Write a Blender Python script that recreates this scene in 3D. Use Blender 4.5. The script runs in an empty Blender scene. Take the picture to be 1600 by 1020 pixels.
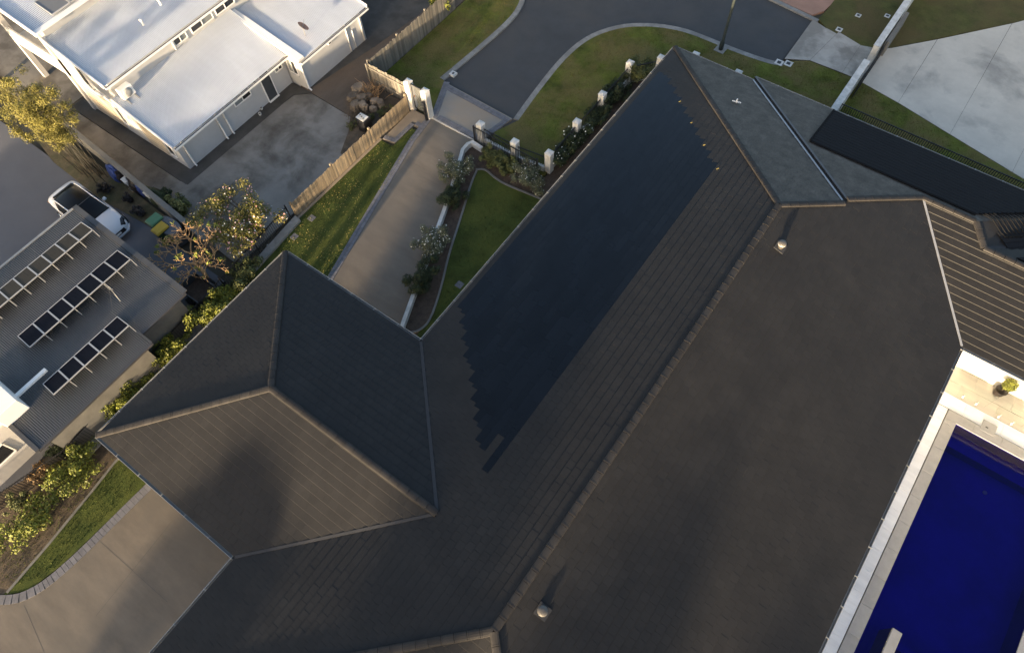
import bpy, bmesh, math, random
from mathutils import Vector, Matrix, noise
random.seed(11)
sc = bpy.context.scene

# ------------------------------------------------------------------ camera
CAM_H = 26.8                      # drone height above the ground, metres
FPX = 1058.85                     # focal length in pixels of the 1600 px wide photograph
TILT, ROLL, YAW = math.radians(28.158), math.radians(-4.778), math.radians(40.064)
RC = (Matrix.Rotation(YAW, 3, 'Z') @ Matrix.Rotation(TILT, 3, 'X') @ Matrix.Rotation(ROLL, 3, 'Z'))
cd = bpy.data.cameras.new('camera')
cam = bpy.data.objects.new('camera', cd)
sc.collection.objects.link(cam)
cam.matrix_world = Matrix.Translation((0, 0, CAM_H)) @ RC.to_4x4()
cd.sensor_fit = 'HORIZONTAL'
cd.sensor_width = 36.0
cd.lens = 36.0 * FPX / 1600.0
cd.clip_end = 2000.0
cd.clip_start = 0.5
sc.camera = cam

# ------------------------------------------------------------------ sky and sun
SUN_EL = math.radians(7.0)
SUN_DIR = Vector((0.17, -0.985, 0)).normalized()     # towards the sun, in plan
w = bpy.data.worlds.new('World')
sc.world = w
w.use_nodes = True
nt = w.node_tree
bgn = nt.nodes['Background']
sky = nt.nodes.new('ShaderNodeTexSky')
sky.sky_type = 'NISHITA'
sky.sun_disc = False
sky.sun_elevation = SUN_EL
sky.sun_rotation = math.atan2(SUN_DIR.x, SUN_DIR.y)
sky.altitude = 50
sky.air_density = 0.7
sky.dust_density = 3.0
sky.ozone_density = 0.6
nt.links.new(sky.outputs[0], bgn.inputs[0])
bgn.inputs[1].default_value = 0.15
sd = bpy.data.lights.new('sun', 'SUN')
sd.energy = 5.0
sd.angle = math.radians(1.6)
sd.color = (1.0, 0.77, 0.50)
so = bpy.data.objects.new('sun', sd)
sc.collection.objects.link(so)
tosun = Vector((SUN_DIR.x * math.cos(SUN_EL), SUN_DIR.y * math.cos(SUN_EL), math.sin(SUN_EL)))
so.rotation_euler = tosun.to_track_quat('Z', 'Y').to_euler()
so.location = (20, -60, 40)
vs = sc.view_settings
vs.view_transform = 'Standard'
vs.look = 'None'
vs.exposure = 1.8
vs.gamma = 1.0
vs.use_curve_mapping = False

# ------------------------------------------------------------------ helpers
def ray(px, py):
    return RC @ Vector(((px - 800.0) / FPX, -(py - 510.0) / FPX, -1.0))
CAMP = Vector((0, 0, CAM_H))
def at(px, py, z=0.0):           # survey helper: where the sight line meets height z
    d = ray(px, py); return CAMP + d * ((z - CAM_H) / d.z)
def atX(px, py, x):
    d = ray(px, py); return CAMP + d * (x / d.x)
def atY(px, py, y):
    d = ray(px, py); return CAMP + d * (y / d.y)

def link(o, parent=None):
    sc.collection.objects.link(o)
    if parent is not None:
        o.parent = parent
        p = parent; t = Vector((0, 0, 0))
        o.matrix_parent_inverse = ORIG[parent.name]
    return o
ORIG = {}
def tag(o, label, cat, group=None):
    o['label'] = label; o['category'] = cat
    if group: o['group'] = group
    return o
def thing(name, label, cat, loc=(0, 0, 0), group=None):
    o = bpy.data.objects.new(name, None)
    o.empty_display_size = 0.2
    o.location = loc
    sc.collection.objects.link(o)
    ORIG[o.name] = Matrix.Translation(-Vector(loc))
    return tag(o, label, cat, group)
def inst(name, mesh, mtx, parent=None):
    o = bpy.data.objects.new(name, mesh)
    o.matrix_basis = mtx
    link(o, parent)
    ORIG[o.name] = mtx.inverted()
    return o

class MB:
    def __init__(s): s.v = []; s.f = []
    def poly(s, pts):
        n = len(s.v); s.v += [tuple(p) for p in pts]; s.f.append(tuple(range(n, n + len(pts)))); return s
    def hexa(s, b, t):            # bottom ring, top ring (ccw from above)
        n = len(s.v); k = len(b)
        s.v += [tuple(p) for p in b] + [tuple(p) for p in t]
        s.f.append(tuple(n + k - 1 - i for i in range(k)))
        s.f.append(tuple(n + k + i for i in range(k)))
        for i in range(k):
            j = (i + 1) % k
            s.f.append((n + i, n + j, n + k + j, n + k + i))
        return s
    def box(s, x0, x1, y0, y1, z0, z1):
        r = [(x0, y0), (x1, y0), (x1, y1), (x0, y1)]
        return s.hexa([(a, b, z0) for a, b in r], [(a, b, z1) for a, b in r])
    def prism(s, pl, z0, z1):
        pl = [(p[0], p[1]) for p in pl]
        ar = sum(pl[i][0] * pl[(i + 1) % len(pl)][1] - pl[(i + 1) % len(pl)][0] * pl[i][1] for i in range(len(pl)))
        if ar < 0: pl = pl[::-1]
        return s.hexa([(a, b, z0) for a, b in pl], [(a, b, z1) for a, b in pl])
    def bar(s, p, q, w, h, up=(0, 0, 1)):
        p = Vector(p); q = Vector(q); d = (q - p).normalized(); up = Vector(up)
        if abs(d.dot(up)) > 0.98: up = Vector((1, 0, 0))
        a = d.cross(up).normalized() * (w / 2); b = a.cross(d).normalized() * (h / 2)
        r = [-a - b, a - b, a + b, -a + b]
        n = len(s.v)
        s.v += [tuple(p + k) for k in r] + [tuple(q + k) for k in r]
        s.f += [(n, n + 1, n + 2, n + 3), (n + 7, n + 6, n + 5, n + 4)]
        for i in range(4):
            j = (i + 1) % 4; s.f.append((n + j, n + i, n + 4 + i, n + 4 + j))
        return s
    def tube(s, path, rad, n=6):
        path = [Vector(p) for p in path]
        if not isinstance(rad, (list, tuple)): rad = [rad] * len(path)
        base = len(s.v); pa = None
        for i, p in enumerate(path):
            d = (path[min(i + 1, len(path) - 1)] - path[max(i - 1, 0)]).normalized()
            if pa is None:
                a = d.orthogonal().normalized()
            else:
                a = (pa - d * pa.dot(d))
                a = a.normalized() if a.length > 1e-6 else d.orthogonal().normalized()
            pa = a; b = d.cross(a)
            for k in range(n):
                t = 2 * math.pi * k / n
                s.v.append(tuple(p + (a * math.cos(t) + b * math.sin(t)) * rad[i]))
        for i in range(len(path) - 1):
            for k in range(n):
                j = (k + 1) % n
                s.f.append((base + i * n + k, base + i * n + j, base + (i + 1) * n + j, base + (i + 1) * n + k))
        s.f.append(tuple(base + k for k in range(n))[::-1])
        s.f.append(tuple(base + (len(path) - 1) * n + k for k in range(n)))
        return s
    def lathe(s, prof, c, n=16):   # profile of (r,z) bottom to top
        c = Vector(c); base = len(s.v)
        for r, z in prof:
            for k in range(n):
                t = 2 * math.pi * k / n
                s.v.append((c.x + r * math.cos(t), c.y + r * math.sin(t), c.z + z))
        for i in range(len(prof) - 1):
            for k in range(n):
                j = (k + 1) % n
                s.f.append((base + i * n + k, base + i * n + j, base + (i + 1) * n + j, base + (i + 1) * n + k))
        s.f.append(tuple(base + k for k in range(n))[::-1])
        s.f.append(tuple(base + (len(prof) - 1) * n + k for k in range(n)))
        return s
    def mesh(s, name, m, smooth=False):
        me = bpy.data.meshes.new(name)
        me.from_pydata(s.v, [], s.f)
        me.materials.append(m)
        if smooth:
            me.polygons.foreach_set('use_smooth', [True] * len(me.polygons))
        me.update()
        return me
    def build(s, name, m, parent=None, smooth=False, bevel=0.0):
        o = bpy.data.objects.new(name, s.mesh(name, m, smooth))
        link(o, parent)
        ORIG[o.name] = Matrix.Identity(4)
        if bevel > 0:
            b = o.modifiers.new('bevel', 'BEVEL'); b.width = bevel; b.segments = 2; b.limit_method = 'ANGLE'
        return o
def struct(o): o['kind'] = 'structure'; return o
def stuff(o): o['kind'] = 'stuff'; return o

# ------------------------------------------------------------------ materials
def mat(name, col, rough=0.7, var=0.15, scale=2.0, col2=None, bump=0.0, bscale=60.0, metal=0.0, spec=0.5,
        rnd=0.0, fine=0.0, coat=0.0, big=None, trans=0.0, aniso=None):
    m = bpy.data.materials.new(name); m.use_nodes = True
    N = m.node_tree.nodes; L = m.node_tree.links
    b = N['Principled BSDF']
    b.inputs['Roughness'].default_value = rough
    b.inputs['Metallic'].default_value = metal
    b.inputs['Specular IOR Level'].default_value = spec
    if coat: b.inputs['Coat Weight'].default_value = coat; b.inputs['Coat Roughness'].default_value = 0.06
    geo = N.new('ShaderNodeNewGeometry')
    pos = geo.outputs['Position']
    if aniso:
        mp = N.new('ShaderNodeMapping'); mp.inputs['Scale'].default_value = aniso
        L.new(pos, mp.inputs['Vector']); pos = mp.outputs[0]
    nz = N.new('ShaderNodeTexNoise'); nz.inputs['Scale'].default_value = scale
    nz.inputs['Detail'].default_value = 8; nz.inputs['Roughness'].default_value = 0.65
    L.new(pos, nz.inputs['Vector'])
    cr = N.new('ShaderNodeMapRange'); cr.inputs[1].default_value = 0.3; cr.inputs[2].default_value = 0.7
    L.new(nz.outputs['Fac'], cr.inputs[0])
    mx = N.new('ShaderNodeMix'); mx.data_type = 'RGBA'
    c = col; c2 = col2 or tuple(max(0, k * (1 - var)) for k in col); c1 = col if col2 else tuple(k * (1 + var) for k in col)
    mx.inputs[6].default_value = (*c1, 1); mx.inputs[7].default_value = (*c2, 1)
    L.new(cr.outputs[0], mx.inputs[0])
    out = mx.outputs[2]
    def mul(sock_fac, lo, hi, src):
        mr = N.new('ShaderNodeMapRange'); mr.inputs[3].default_value = lo; mr.inputs[4].default_value = hi
        L.new(sock_fac, mr.inputs[0])
        vm = N.new('ShaderNodeVectorMath'); vm.operation = 'SCALE'
        L.new(src, vm.inputs[0]); L.new(mr.outputs[0], vm.inputs['Scale'])
        return vm.outputs[0]
    if big:
        n2 = N.new('ShaderNodeTexNoise'); n2.inputs['Scale'].default_value = big[0]; n2.inputs['Detail'].default_value = 6
        n2.inputs['Distortion'].default_value = 0.25; n2.inputs['Roughness'].default_value = 0.62
        L.new(geo.outputs['Position'], n2.inputs['Vector'])
        m2 = N.new('ShaderNodeMapRange'); m2.inputs[1].default_value = big[3] if len(big) > 3 else 0.42; m2.inputs[2].default_value = big[4] if len(big) > 4 else 0.62
        L.new(n2.outputs['Fac'], m2.inputs[0])
        m3 = N.new('ShaderNodeMix'); m3.data_type = 'RGBA'
        m4 = N.new('ShaderNodeMath'); m4.operation = 'MULTIPLY'; m4.inputs[1].default_value = big[2]
        L.new(m2.outputs[0], m4.inputs[0]); L.new(m4.outputs[0], m3.inputs[0])
        L.new(out, m3.inputs[6]); m3.inputs[7].default_value = (*big[1], 1)
        out = m3.outputs[2]
    if rnd:
        oi = N.new('ShaderNodeObjectInfo')
        ad = N.new('ShaderNodeMath'); ad.operation = 'ADD'
        L.new(oi.outputs['Random'], ad.inputs[0]); L.new(geo.outputs['Random Per Island'], ad.inputs[1])
        fr = N.new('ShaderNodeMath'); fr.operation = 'FRACT'; L.new(ad.outputs[0], fr.inputs[0])
        out = mul(fr.outputs[0], 1 - rnd, 1 + rnd, out)
    if fine:
        n3 = N.new('ShaderNodeTexNoise'); n3.inputs['Scale'].default_value = bscale; n3.inputs['Detail'].default_value = 3
        L.new(geo.outputs['Position'], n3.inputs['Vector'])
        out = mul(n3.outputs['Fac'], 1 - fine, 1 + fine, out)
    L.new(out, b.inputs['Base Color'])
    if bump:
        n4 = N.new('ShaderNodeTexNoise'); n4.inputs['Scale'].default_value = bscale; n4.inputs['Detail'].default_value = 4
        L.new(geo.outputs['Position'], n4.inputs['Vector'])
        bp = N.new('ShaderNodeBump'); bp.inputs['Strength'].default_value = bump; bp.inputs['Distance'].default_value = 0.02
        L.new(n4.outputs['Fac'], bp.inputs['Height']); L.new(bp.outputs[0], b.inputs['Normal'])
    return m

M = {}
M['tile'] = mat('roof_tile', (0.0245, 0.0236, 0.0232), 0.52, 0.14, 0.9, rnd=0.055, fine=0.08, bump=0.1, bscale=45, spec=0.16, big=(0.22, (0.0195, 0.0192, 0.0198), 0.6))
M['tile_grain_sheen'] = mat('grainy_sheen_roof_tile', (0.088, 0.079, 0.067), 0.6, 0.3, 2.2, rnd=0.08, fine=0.4, bump=0.15, bscale=14, spec=0.2)  # grainy tile; its paler colour stands in for sky sheen at grazing view
M['cap'] = mat('ridge_tile', (0.034, 0.0315, 0.030), 0.6, 0.2, 3.0, rnd=0.12, bump=0.15, bscale=45, spec=0.16)
M['deck'] = mat('roof_underlay', (0.02, 0.02, 0.021), 0.9)
M['solar_tile'] = mat('solar_tile_glass', (0.005, 0.007, 0.0105), 0.17, 0.2, 0.6, rnd=0.16, spec=0.24)
M['mat_black'] = mat('heating_mat_rubber', (0.013, 0.014, 0.017), 0.75, 0.3, 3.0, aniso=(0.4, 9.0, 9.0), spec=0.08)
M['gutter'] = mat('gutter_metal', (0.30, 0.30, 0.29), 0.45, 0.12, 3, metal=0.0, spec=0.5)
M['gutter_dark'] = mat('dark_gutter_metal', (0.05, 0.05, 0.055), 0.45, 0.1, 3)
M['valley'] = mat('dull_valley_metal', (0.045, 0.046, 0.05), 0.7, 0.1, 3, spec=0.1)
M['render_white'] = mat('white_render', (0.78, 0.76, 0.72), 0.75, 0.05, 2.0, bump=0.05, bscale=90, fine=0.04)
M['post_white'] = mat('white_painted_post', (0.60, 0.59, 0.56), 0.75, 0.14, 6.0, big=(2.5, (0.36, 0.35, 0.31), 0.5), bump=0.05)
M['house_white'] = mat('white_house_paint', (0.47, 0.465, 0.46), 0.7, 0.06, 1.5, big=(0.8, (0.40, 0.385, 0.365), 0.4))
M['house_trim'] = mat('white_trim_paint', (0.80, 0.78, 0.75), 0.55, 0.04, 2.0)
M['beige'] = mat('beige_door_panel', (0.42, 0.36, 0.28), 0.7, 0.08, 2.0)
M['white_metal'] = mat('white_corrugated_steel', (0.50, 0.53, 0.575), 0.42, 0.06, 1.2, big=(0.5, (0.42, 0.45, 0.50), 0.5), spec=0.5, aniso=(0.3, 2.0, 1.0))
M['grey_metal'] = mat('grey_corrugated_steel', (0.062, 0.064, 0.067), 0.42, 0.12, 1.0, spec=0.5, big=(0.4, (0.045, 0.047, 0.052), 0.6))
M['glass_dark'] = mat('dark_window_glass', (0.02, 0.022, 0.025), 0.08, 0.2, 1.0, spec=0.7)
M['glass_pale'] = mat('pale_blind_glass', (0.19, 0.205, 0.205), 0.2, 0.1, 2.0)
M['door_grey'] = mat('charcoal_door_paint', (0.055, 0.06, 0.066), 0.45, 0.1, 4)
M['rubber'] = mat('black_rubber_pipe', (0.010, 0.010, 0.011), 0.8, 0.1, 5, spec=0.08)
M['black'] = mat('black_powdercoat', (0.012, 0.012, 0.014), 0.4, 0.1, 5)
M['asphalt'] = mat('asphalt', (0.048, 0.050, 0.053), 0.85, 0.16, 0.7, fine=0.28, bump=0.3, bscale=55, big=(0.3, (0.064, 0.061, 0.058), 0.7))
M['kerb'] = mat('kerb_concrete', (0.25, 0.245, 0.23), 0.85, 0.25, 3.0, fine=0.2, big=(0.9, (0.15, 0.145, 0.135), 0.7))
M['drive'] = mat('driveway_aggregate', (0.145, 0.122, 0.095), 0.72, 0.22, 0.9, fine=0.14, bump=0.12, bscale=70, big=(0.35, (0.110, 0.098, 0.082), 0.55), aniso=(0.55, 1.6, 1.0))
M['path'] = mat('path_concrete', (0.26, 0.21, 0.155), 0.8, 0.15, 1.5, fine=0.12)
M['paver'] = mat('bluish_edge_paver', (0.145, 0.143, 0.155), 0.8, 0.2, 5.0, rnd=0.12, bump=0.1)
M['joint'] = mat('paver_joint_sand', (0.08, 0.075, 0.07), 0.95)
M['conc'] = mat('pale_concrete', (0.54, 0.495, 0.42), 0.82, 0.12, 0.7, fine=0.08, bump=0.06, big=(0.30, (0.24, 0.225, 0.20), 0.75, 0.50, 0.66))
M['conc_weathered'] = mat('weathered_concrete', (0.40, 0.372, 0.33), 0.85, 0.18, 0.8, fine=0.1, big=(0.55, (0.20, 0.185, 0.16), 0.85, 0.44, 0.6))
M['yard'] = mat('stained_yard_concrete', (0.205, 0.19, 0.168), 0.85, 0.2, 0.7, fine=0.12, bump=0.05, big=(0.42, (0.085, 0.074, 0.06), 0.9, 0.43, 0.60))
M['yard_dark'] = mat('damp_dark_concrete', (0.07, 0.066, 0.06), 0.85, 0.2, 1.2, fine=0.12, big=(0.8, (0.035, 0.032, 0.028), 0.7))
M['nb_drive'] = mat('bluegrey_concrete', (0.115, 0.118, 0.132), 0.75, 0.09, 0.45, fine=0.06, big=(0.25, (0.088, 0.092, 0.105), 0.6))
M['dirt'] = mat('brown_gravel', (0.105, 0.082, 0.062), 0.95, 0.3, 0.7, fine=0.3, bump=0.3, bscale=35, big=(0.3, (0.15, 0.10, 0.066), 0.7), aniso=(1.0, 0.35, 1.0))
M['mulch'] = mat('garden_mulch', (0.075, 0.052, 0.037), 0.95, 0.4, 4.0, fine=0.5, bump=0.7, bscale=28)
M['drygrass'] = mat('dry_garden_litter', (0.14, 0.105, 0.06), 0.95, 0.4, 2.5, fine=0.45, bump=0.6, bscale=25, big=(0.9, (0.07, 0.075, 0.03), 0.7))
M['lawn'] = mat('mown_lawn', (0.084, 0.098, 0.017), 0.95, 0.5, 0.8, fine=0.55, bump=0.9, bscale=32, big=(0.5, (0.140, 0.112, 0.042), 0.85, 0.40, 0.60), spec=0.2)
M['lawn_deep'] = mat('deep_green_lawn', (0.050, 0.066, 0.015), 0.95, 0.35, 1.2, fine=0.5, bump=0.9, bscale=32, big=(0.45, (0.082, 0.092, 0.02), 0.7, 0.45, 0.62), spec=0.2)
M['lawn_brown'] = mat('olive_dry_lawn', (0.078, 0.080, 0.024), 0.95, 0.35, 1.0, fine=0.5, bump=0.9, bscale=32, big=(0.35, (0.105, 0.080, 0.035), 0.8, 0.40, 0.6), spec=0.2)
M['earth'] = mat('earth', (0.075, 0.068, 0.05), 0.95, 0.3, 0.4, fine=0.3)
M['paling'] = mat('weathered_timber', (0.33, 0.245, 0.145), 0.85, 0.35, 3.0, rnd=0.28, aniso=(6, 6, 0.8), col2=(0.19, 0.16, 0.12))
M['paling_grey'] = mat('silvered_timber', (0.20, 0.175, 0.135), 0.9, 0.35, 3.0, rnd=0.3, aniso=(6, 6, 0.8), col2=(0.11, 0.105, 0.095))
M['block'] = mat('rendered_block', (0.16, 0.155, 0.14), 0.85, 0.2, 1.5, fine=0.1)
M['coping'] = mat('grey_stone_coping', (0.25, 0.255, 0.26), 0.75, 0.1, 3.0, rnd=0.05, fine=0.08)
M['pooldeck'] = mat('pale_streaked_stone', (0.62, 0.66, 0.71), 0.6, 0.12, 1.6, rnd=0.05, aniso=(0.35, 2.6, 1.0), col2=(0.49, 0.525, 0.575), fine=0.04)
M['sanddeck'] = mat('cream_stone_paver', (0.37, 0.355, 0.32), 0.7, 0.12, 1.5, rnd=0.05, aniso=(0.4, 2.5, 1.0), col2=(0.29, 0.28, 0.255), fine=0.05)
M['poolshell'] = mat('navy_pool_plaster', (0.018, 0.006, 0.25), 0.7, 0.2, 0.5, spec=0.0)
M['iron'] = mat('rusty_iron', (0.16, 0.07, 0.03), 0.7, 0.3, 9)
M['rock'] = mat('sandstone_rock', (0.20, 0.155, 0.11), 0.9, 0.35, 3.0, rnd=0.3, bump=0.8, bscale=9, big=(1.6, (0.10, 0.085, 0.07), 0.8))
M['bark'] = mat('bark', (0.09, 0.07, 0.05), 0.95, 0.3, 6, bump=0.6, bscale=20)
M['culm'] = mat('dark_bamboo_culm', (0.030, 0.026, 0.016), 0.6, 0.3, 6)
M['bark_pale'] = mat('pale_frangipani_bark', (0.44, 0.27, 0.13), 0.85, 0.3, 6, rnd=0.25)
M['pot'] = mat('dark_glazed_pot', (0.022, 0.016, 0.014), 0.35, 0.2, 5)
M['plastic_green'] = mat('green_bin_plastic', (0.06, 0.17, 0.085), 0.5, 0.1, 4)
M['plastic_darkgreen'] = mat('dark_green_plastic', (0.015, 0.04, 0.022), 0.5, 0.1, 4)
M['plastic_yellow'] = mat('yellow_bin_plastic', (0.42, 0.27, 0.015), 0.5, 0.1, 4)
M['tarp_grey'] = mat('grey_tarp', (0.10, 0.105, 0.115), 0.6, 0.1, 3)
M['tarp_blue'] = mat('blue_tarp', (0.035, 0.065, 0.22), 0.55, 0.2, 6, bump=0.5, bscale=8)
M['car_white'] = mat('car_white_paint', (0.62, 0.63, 0.66), 0.28, 0.02, 1.0, spec=0.5, coat=0.7)
M['car_black'] = mat('car_glass', (0.006, 0.007, 0.009), 0.3, 0.1, 1.0, spec=0.25)
M['tyre'] = mat('tyre_rubber', (0.015, 0.015, 0.015), 0.85)
M['chrome'] = mat('bright_metal', (0.6, 0.6, 0.62), 0.25, 0.05, 3, metal=1.0)
M['alum'] = mat('aluminium_frame', (0.42, 0.42, 0.42), 0.45, 0.06, 3, metal=0.3)
M['lamp_pole'] = mat('dark_green_pole', (0.03, 0.038, 0.036), 0.5, 0.2, 6)
M['terracotta'] = mat('pink_paving', (0.33, 0.19, 0.135), 0.85, 0.15, 1.2, fine=0.12)
M['dish'] = mat('rusty_dish', (0.34, 0.17, 0.11), 0.6, 0.25, 6)
M['pv_dark'] = mat('photovoltaic_cells', (0.006, 0.007, 0.012), 0.5, 0.6, 3.0, aniso=(0.8, 22.0, 1.0), spec=0.06)
M['pv_brown'] = mat('brown_sheen_photovoltaic_cells', (0.045, 0.042, 0.036), 0.5, 0.4, 3.0, aniso=(0.8, 22.0, 1.0), spec=0.06)  # brownish reflection on this row put into the cell colour
M['pv_grey'] = mat('grey_photovoltaic_cells', (0.14, 0.145, 0.15), 0.3, 0.05, 3.0)
M['leaf_yellow'] = mat('yellow_green_leaf', (0.165, 0.148, 0.034), 0.6, 0.35, 1.2, rnd=0.5, spec=0.3)
M['leaf_lime'] = mat('lime_hedge_leaf', (0.14, 0.155, 0.022), 0.55, 0.3, 3.0, rnd=0.45, spec=0.35)
M['leaf_olive'] = mat('olive_leaf', (0.095, 0.105, 0.035), 0.6, 0.3, 3.0, rnd=0.4, spec=0.3)
M['leaf_dark'] = mat('dark_green_leaf', (0.032, 0.046, 0.017), 0.6, 0.3, 3.0, rnd=0.45, spec=0.35)
M['leaf_grey'] = mat('grey_green_leaf', (0.115, 0.125, 0.075), 0.6, 0.3, 3.0, rnd=0.35, spec=0.3)
M['leaf_red'] = mat('bronze_leaf', (0.17, 0.10, 0.035), 0.6, 0.3, 3.0, rnd=0.4)
M['petal_white'] = mat('white_petal', (0.72, 0.70, 0.62), 0.6, 0.05, 3.0, rnd=0.15)
M['petal_pink'] = mat('pink_petal', (0.72, 0.38, 0.34), 0.6, 0.1, 3.0, rnd=0.3)
M['leaf_fallen'] = mat('fallen_yellow_leaf', (0.34, 0.27, 0.08), 0.8, 0.2, 3.0, rnd=0.4)
M['flashing'] = mat('silver_flashing', (0.26, 0.27, 0.29), 0.35, 0.1, 3, metal=0.2)
M['vent_metal'] = mat('vent_metal', (0.11, 0.10, 0.088), 0.5, 0.2, 8, metal=0.2)

def thin_glass(name, tint, rough=0.02):
    m = bpy.data.materials.new(name); m.use_nodes = True
    b = m.node_tree.nodes['Principled BSDF']
    b.inputs['Base Color'].default_value = (*tint, 1); b.inputs['Roughness'].default_value = rough
    b.inputs['Transmission Weight'].default_value = 1.0; b.inputs['IOR'].default_value = 1.1
    return m
M['clear_glass'] = thin_glass('clear_pool_glass', (0.95, 1.0, 0.98))
wm = bpy.data.materials.new('pool_water'); wm.use_nodes = True
N_ = wm.node_tree.nodes; L_ = wm.node_tree.links; N_.remove(N_['Principled BSDF'])
tr_ = N_.new('ShaderNodeBsdfTransparent'); tr_.inputs[0].default_value = (0.5, 0.45, 1.0, 1)
gl_ = N_.new('ShaderNodeBsdfGlossy'); gl_.inputs['Roughness'].default_value = 0.04
fr_ = N_.new('ShaderNodeFresnel'); fr_.inputs[0].default_value = 1.33
mx_ = N_.new('ShaderNodeMixShader')
nz_ = N_.new('ShaderNodeTexNoise'); nz_.inputs['Scale'].default_value = 1.6
bp_ = N_.new('ShaderNodeBump'); bp_.inputs['Strength'].default_value = 0.16; bp_.inputs['Distance'].default_value = 0.05
L_.new(nz_.outputs['Fac'], bp_.inputs['Height']); L_.new(bp_.outputs[0], gl_.inputs['Normal']); L_.new(bp_.outputs[0], fr_.inputs['Normal'])
L_.new(fr_.outputs[0], mx_.inputs[0]); L_.new(tr_.outputs[0], mx_.inputs[1]); L_.new(gl_.outputs[0], mx_.inputs[2])
L_.new(mx_.outputs[0], N_['Material Output'].inputs['Surface'])
M['water'] = wm

# ================================================================== GROUND
def sheet(name, pts, z0, z1, m):
    return struct(MB().prism(pts, z0, z1).build(name, m))
gmb = MB()                       # one sheet with a hole where the pool is sunk
go = [(-400, -300), (300, -300), (300, 500), (-400, 500)]; gi = [(8.0, -3.2), (12.95, -3.2), (12.95, 17.8), (8.0, 17.8)]
gmb.v = [(x, y, -0.14) for x, y in go + gi]; gmb.f = [(i, (i + 1) % 4, 4 + (i + 1) % 4, 4 + i) for i in range(4)]
g = gmb.build('ground', M['earth'])
struct(g)

def arc_pts(c, r, a0, a1, n):
    return [(c[0] + r * math.cos(math.radians(a0 + (a1 - a0) * i / n)), c[1] + r * math.sin(math.radians(a0 + (a1 - a0) * i / n))) for i in range(n + 1)]
def smooth(pl, it=2):
    for _ in range(it):
        q = [pl[0]]
        for i in range(len(pl) - 1):
            a, b = pl[i], pl[i + 1]
            q += [(a[0] * .75 + b[0] * .25, a[1] * .75 + b[1] * .25), (a[0] * .25 + b[0] * .75, a[1] * .25 + b[1] * .75)]
        q.append(pl[-1]); pl = q
    return pl
def offset(pl, d):                # to the left of the walking direction
    out = []
    for i in range(len(pl)):
        a = Vector((*pl[max(i - 1, 0)], 0)); b = Vector((*pl[min(i + 1, len(pl) - 1)], 0))
        t = (b - a).normalized(); n = Vector((-t.y, t.x, 0))
        out.append((pl[i][0] + n.x * d, pl[i][1] + n.y * d))
    return out
def band(pl, d):
    return pl + offset(pl, d)[::-1]
def strip(name, pl, d, z0, z1, m, seg=None):
    """a kerb or wall following a polyline: one quad prism for each stretch"""
    o2 = offset(pl, d); mb = MB()
    n = len(pl)
    v = []
    for z in (z0, z1):
        for a, b in zip(pl, o2): v += [(a[0], a[1], z), (b[0], b[1], z)]
    k = 2 * n; f = []
    for i in range(n - 1):
        a = 2 * i
        f += [(k + a, k + a + 1, k + a + 3, k + a + 2), (a, a + 2, k + a + 2, k + a), (a + 1, k + a + 1, k + a + 3, a + 3)]
    f += [(0, k, k + 1, 1), (2 * n - 2, 2 * n - 1, k + 2 * n - 1, k + 2 * n - 2)]
    mb.v = v; mb.f = f
    return mb

# street: asphalt, kerbs, verges
kerbR = smooth([(-16.55, 21.25), (-16.85, 23.6), (-17.10, 26.6), (-16.85, 28.9), (-15.75, 30.75), (-14.2, 31.85), (-12.5, 32.45), (-10.8, 32.52), (-9.18, 32.5), (-7.34, 32.66), (-6.55, 32.9)])
kerbL = smooth([(-21.5, 21.45), (-21.3, 24.2), (-21.15, 26.8), (-21.25, 28.4), (-21.7, 29.7), (-22.8, 31.2), (-25.5, 33.0), (-31, 34.0)])
sheet('road', [(-40, 20.5), (-6.68, 20.5), (-6.68, 37.3), (-9.6, 37.35), (-14, 39), (-14, 60), (-40, 60)], -0.13, -0.075, M['asphalt'])
struct(strip('kerb', kerbR, -0.30, -0.13, 0.025, M['kerb']).build('kerb', M['kerb']))
struct(strip('kerb', kerbL, 0.30, -0.13, 0.025, M['kerb']).build('kerb', M['kerb']))
kerbT = [(-6.4, 37.0), (-9.6, 37.35), (-14, 39), (-14, 50)]
struct(strip('kerb', kerbT, -0.25, -0.13, 0.025, M['kerb']).build('kerb', M['kerb']))
lawnC = offset(kerbR, -0.30)
sheet('verge_lawn', lawnC + [(-6.5, 33.1), (-5.45, 33.8), (-2.9, 33.85), (-2.9, 27.9), (-10.6, 27.9), (-12.9, 27.5), (-12.95, 18.9), (-16.55, 18.9), (-16.8, 19.95)], -0.13, 0.02, M['lawn'])
lawnL = offset(kerbL, 0.30)
sheet('verge_lawn', lawnL[:-1] + [(-31, 33.6), (-24.65, 31.0), (-24.65, 19.1), (-21.9, 19.0), (-20.4, 18.95), (-20.45, 19.0), (-21.4, 21.4)], -0.13, 0.02, M['lawn'])
sheet('verge_lawn', [(-6.45, 37.28), (-5.75, 36.8), (-3.55, 36.35), (-2.8, 36.75), (-2.8, 60), (-6.3, 60), (-6.35, 38.2)], -0.13, 0.02, M['lawn_brown'])
sheet('pink_driveway', [(-9.5, 37.62), (-6.9, 37.4), (-6.45, 38.1), (-6.2, 40), (-6.2, 60), (-9.5, 60)], -0.13, 0.0, M['terracotta'])

# crossover from the road to the drive
apron = [(-21.42, 21.35), (-16.6, 21.2), (-16.8, 19.95), (-17.2, 18.95), (-20.35, 18.85)]
sheet('driveway_crossover', apron, -0.13, 0.022, mat('crossover_concrete', (0.235, 0.225, 0.21), 0.8, 0.12, 1.0, fine=0.1, big=(0.3, (0.28, 0.22, 0.155), 0.7)))

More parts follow.
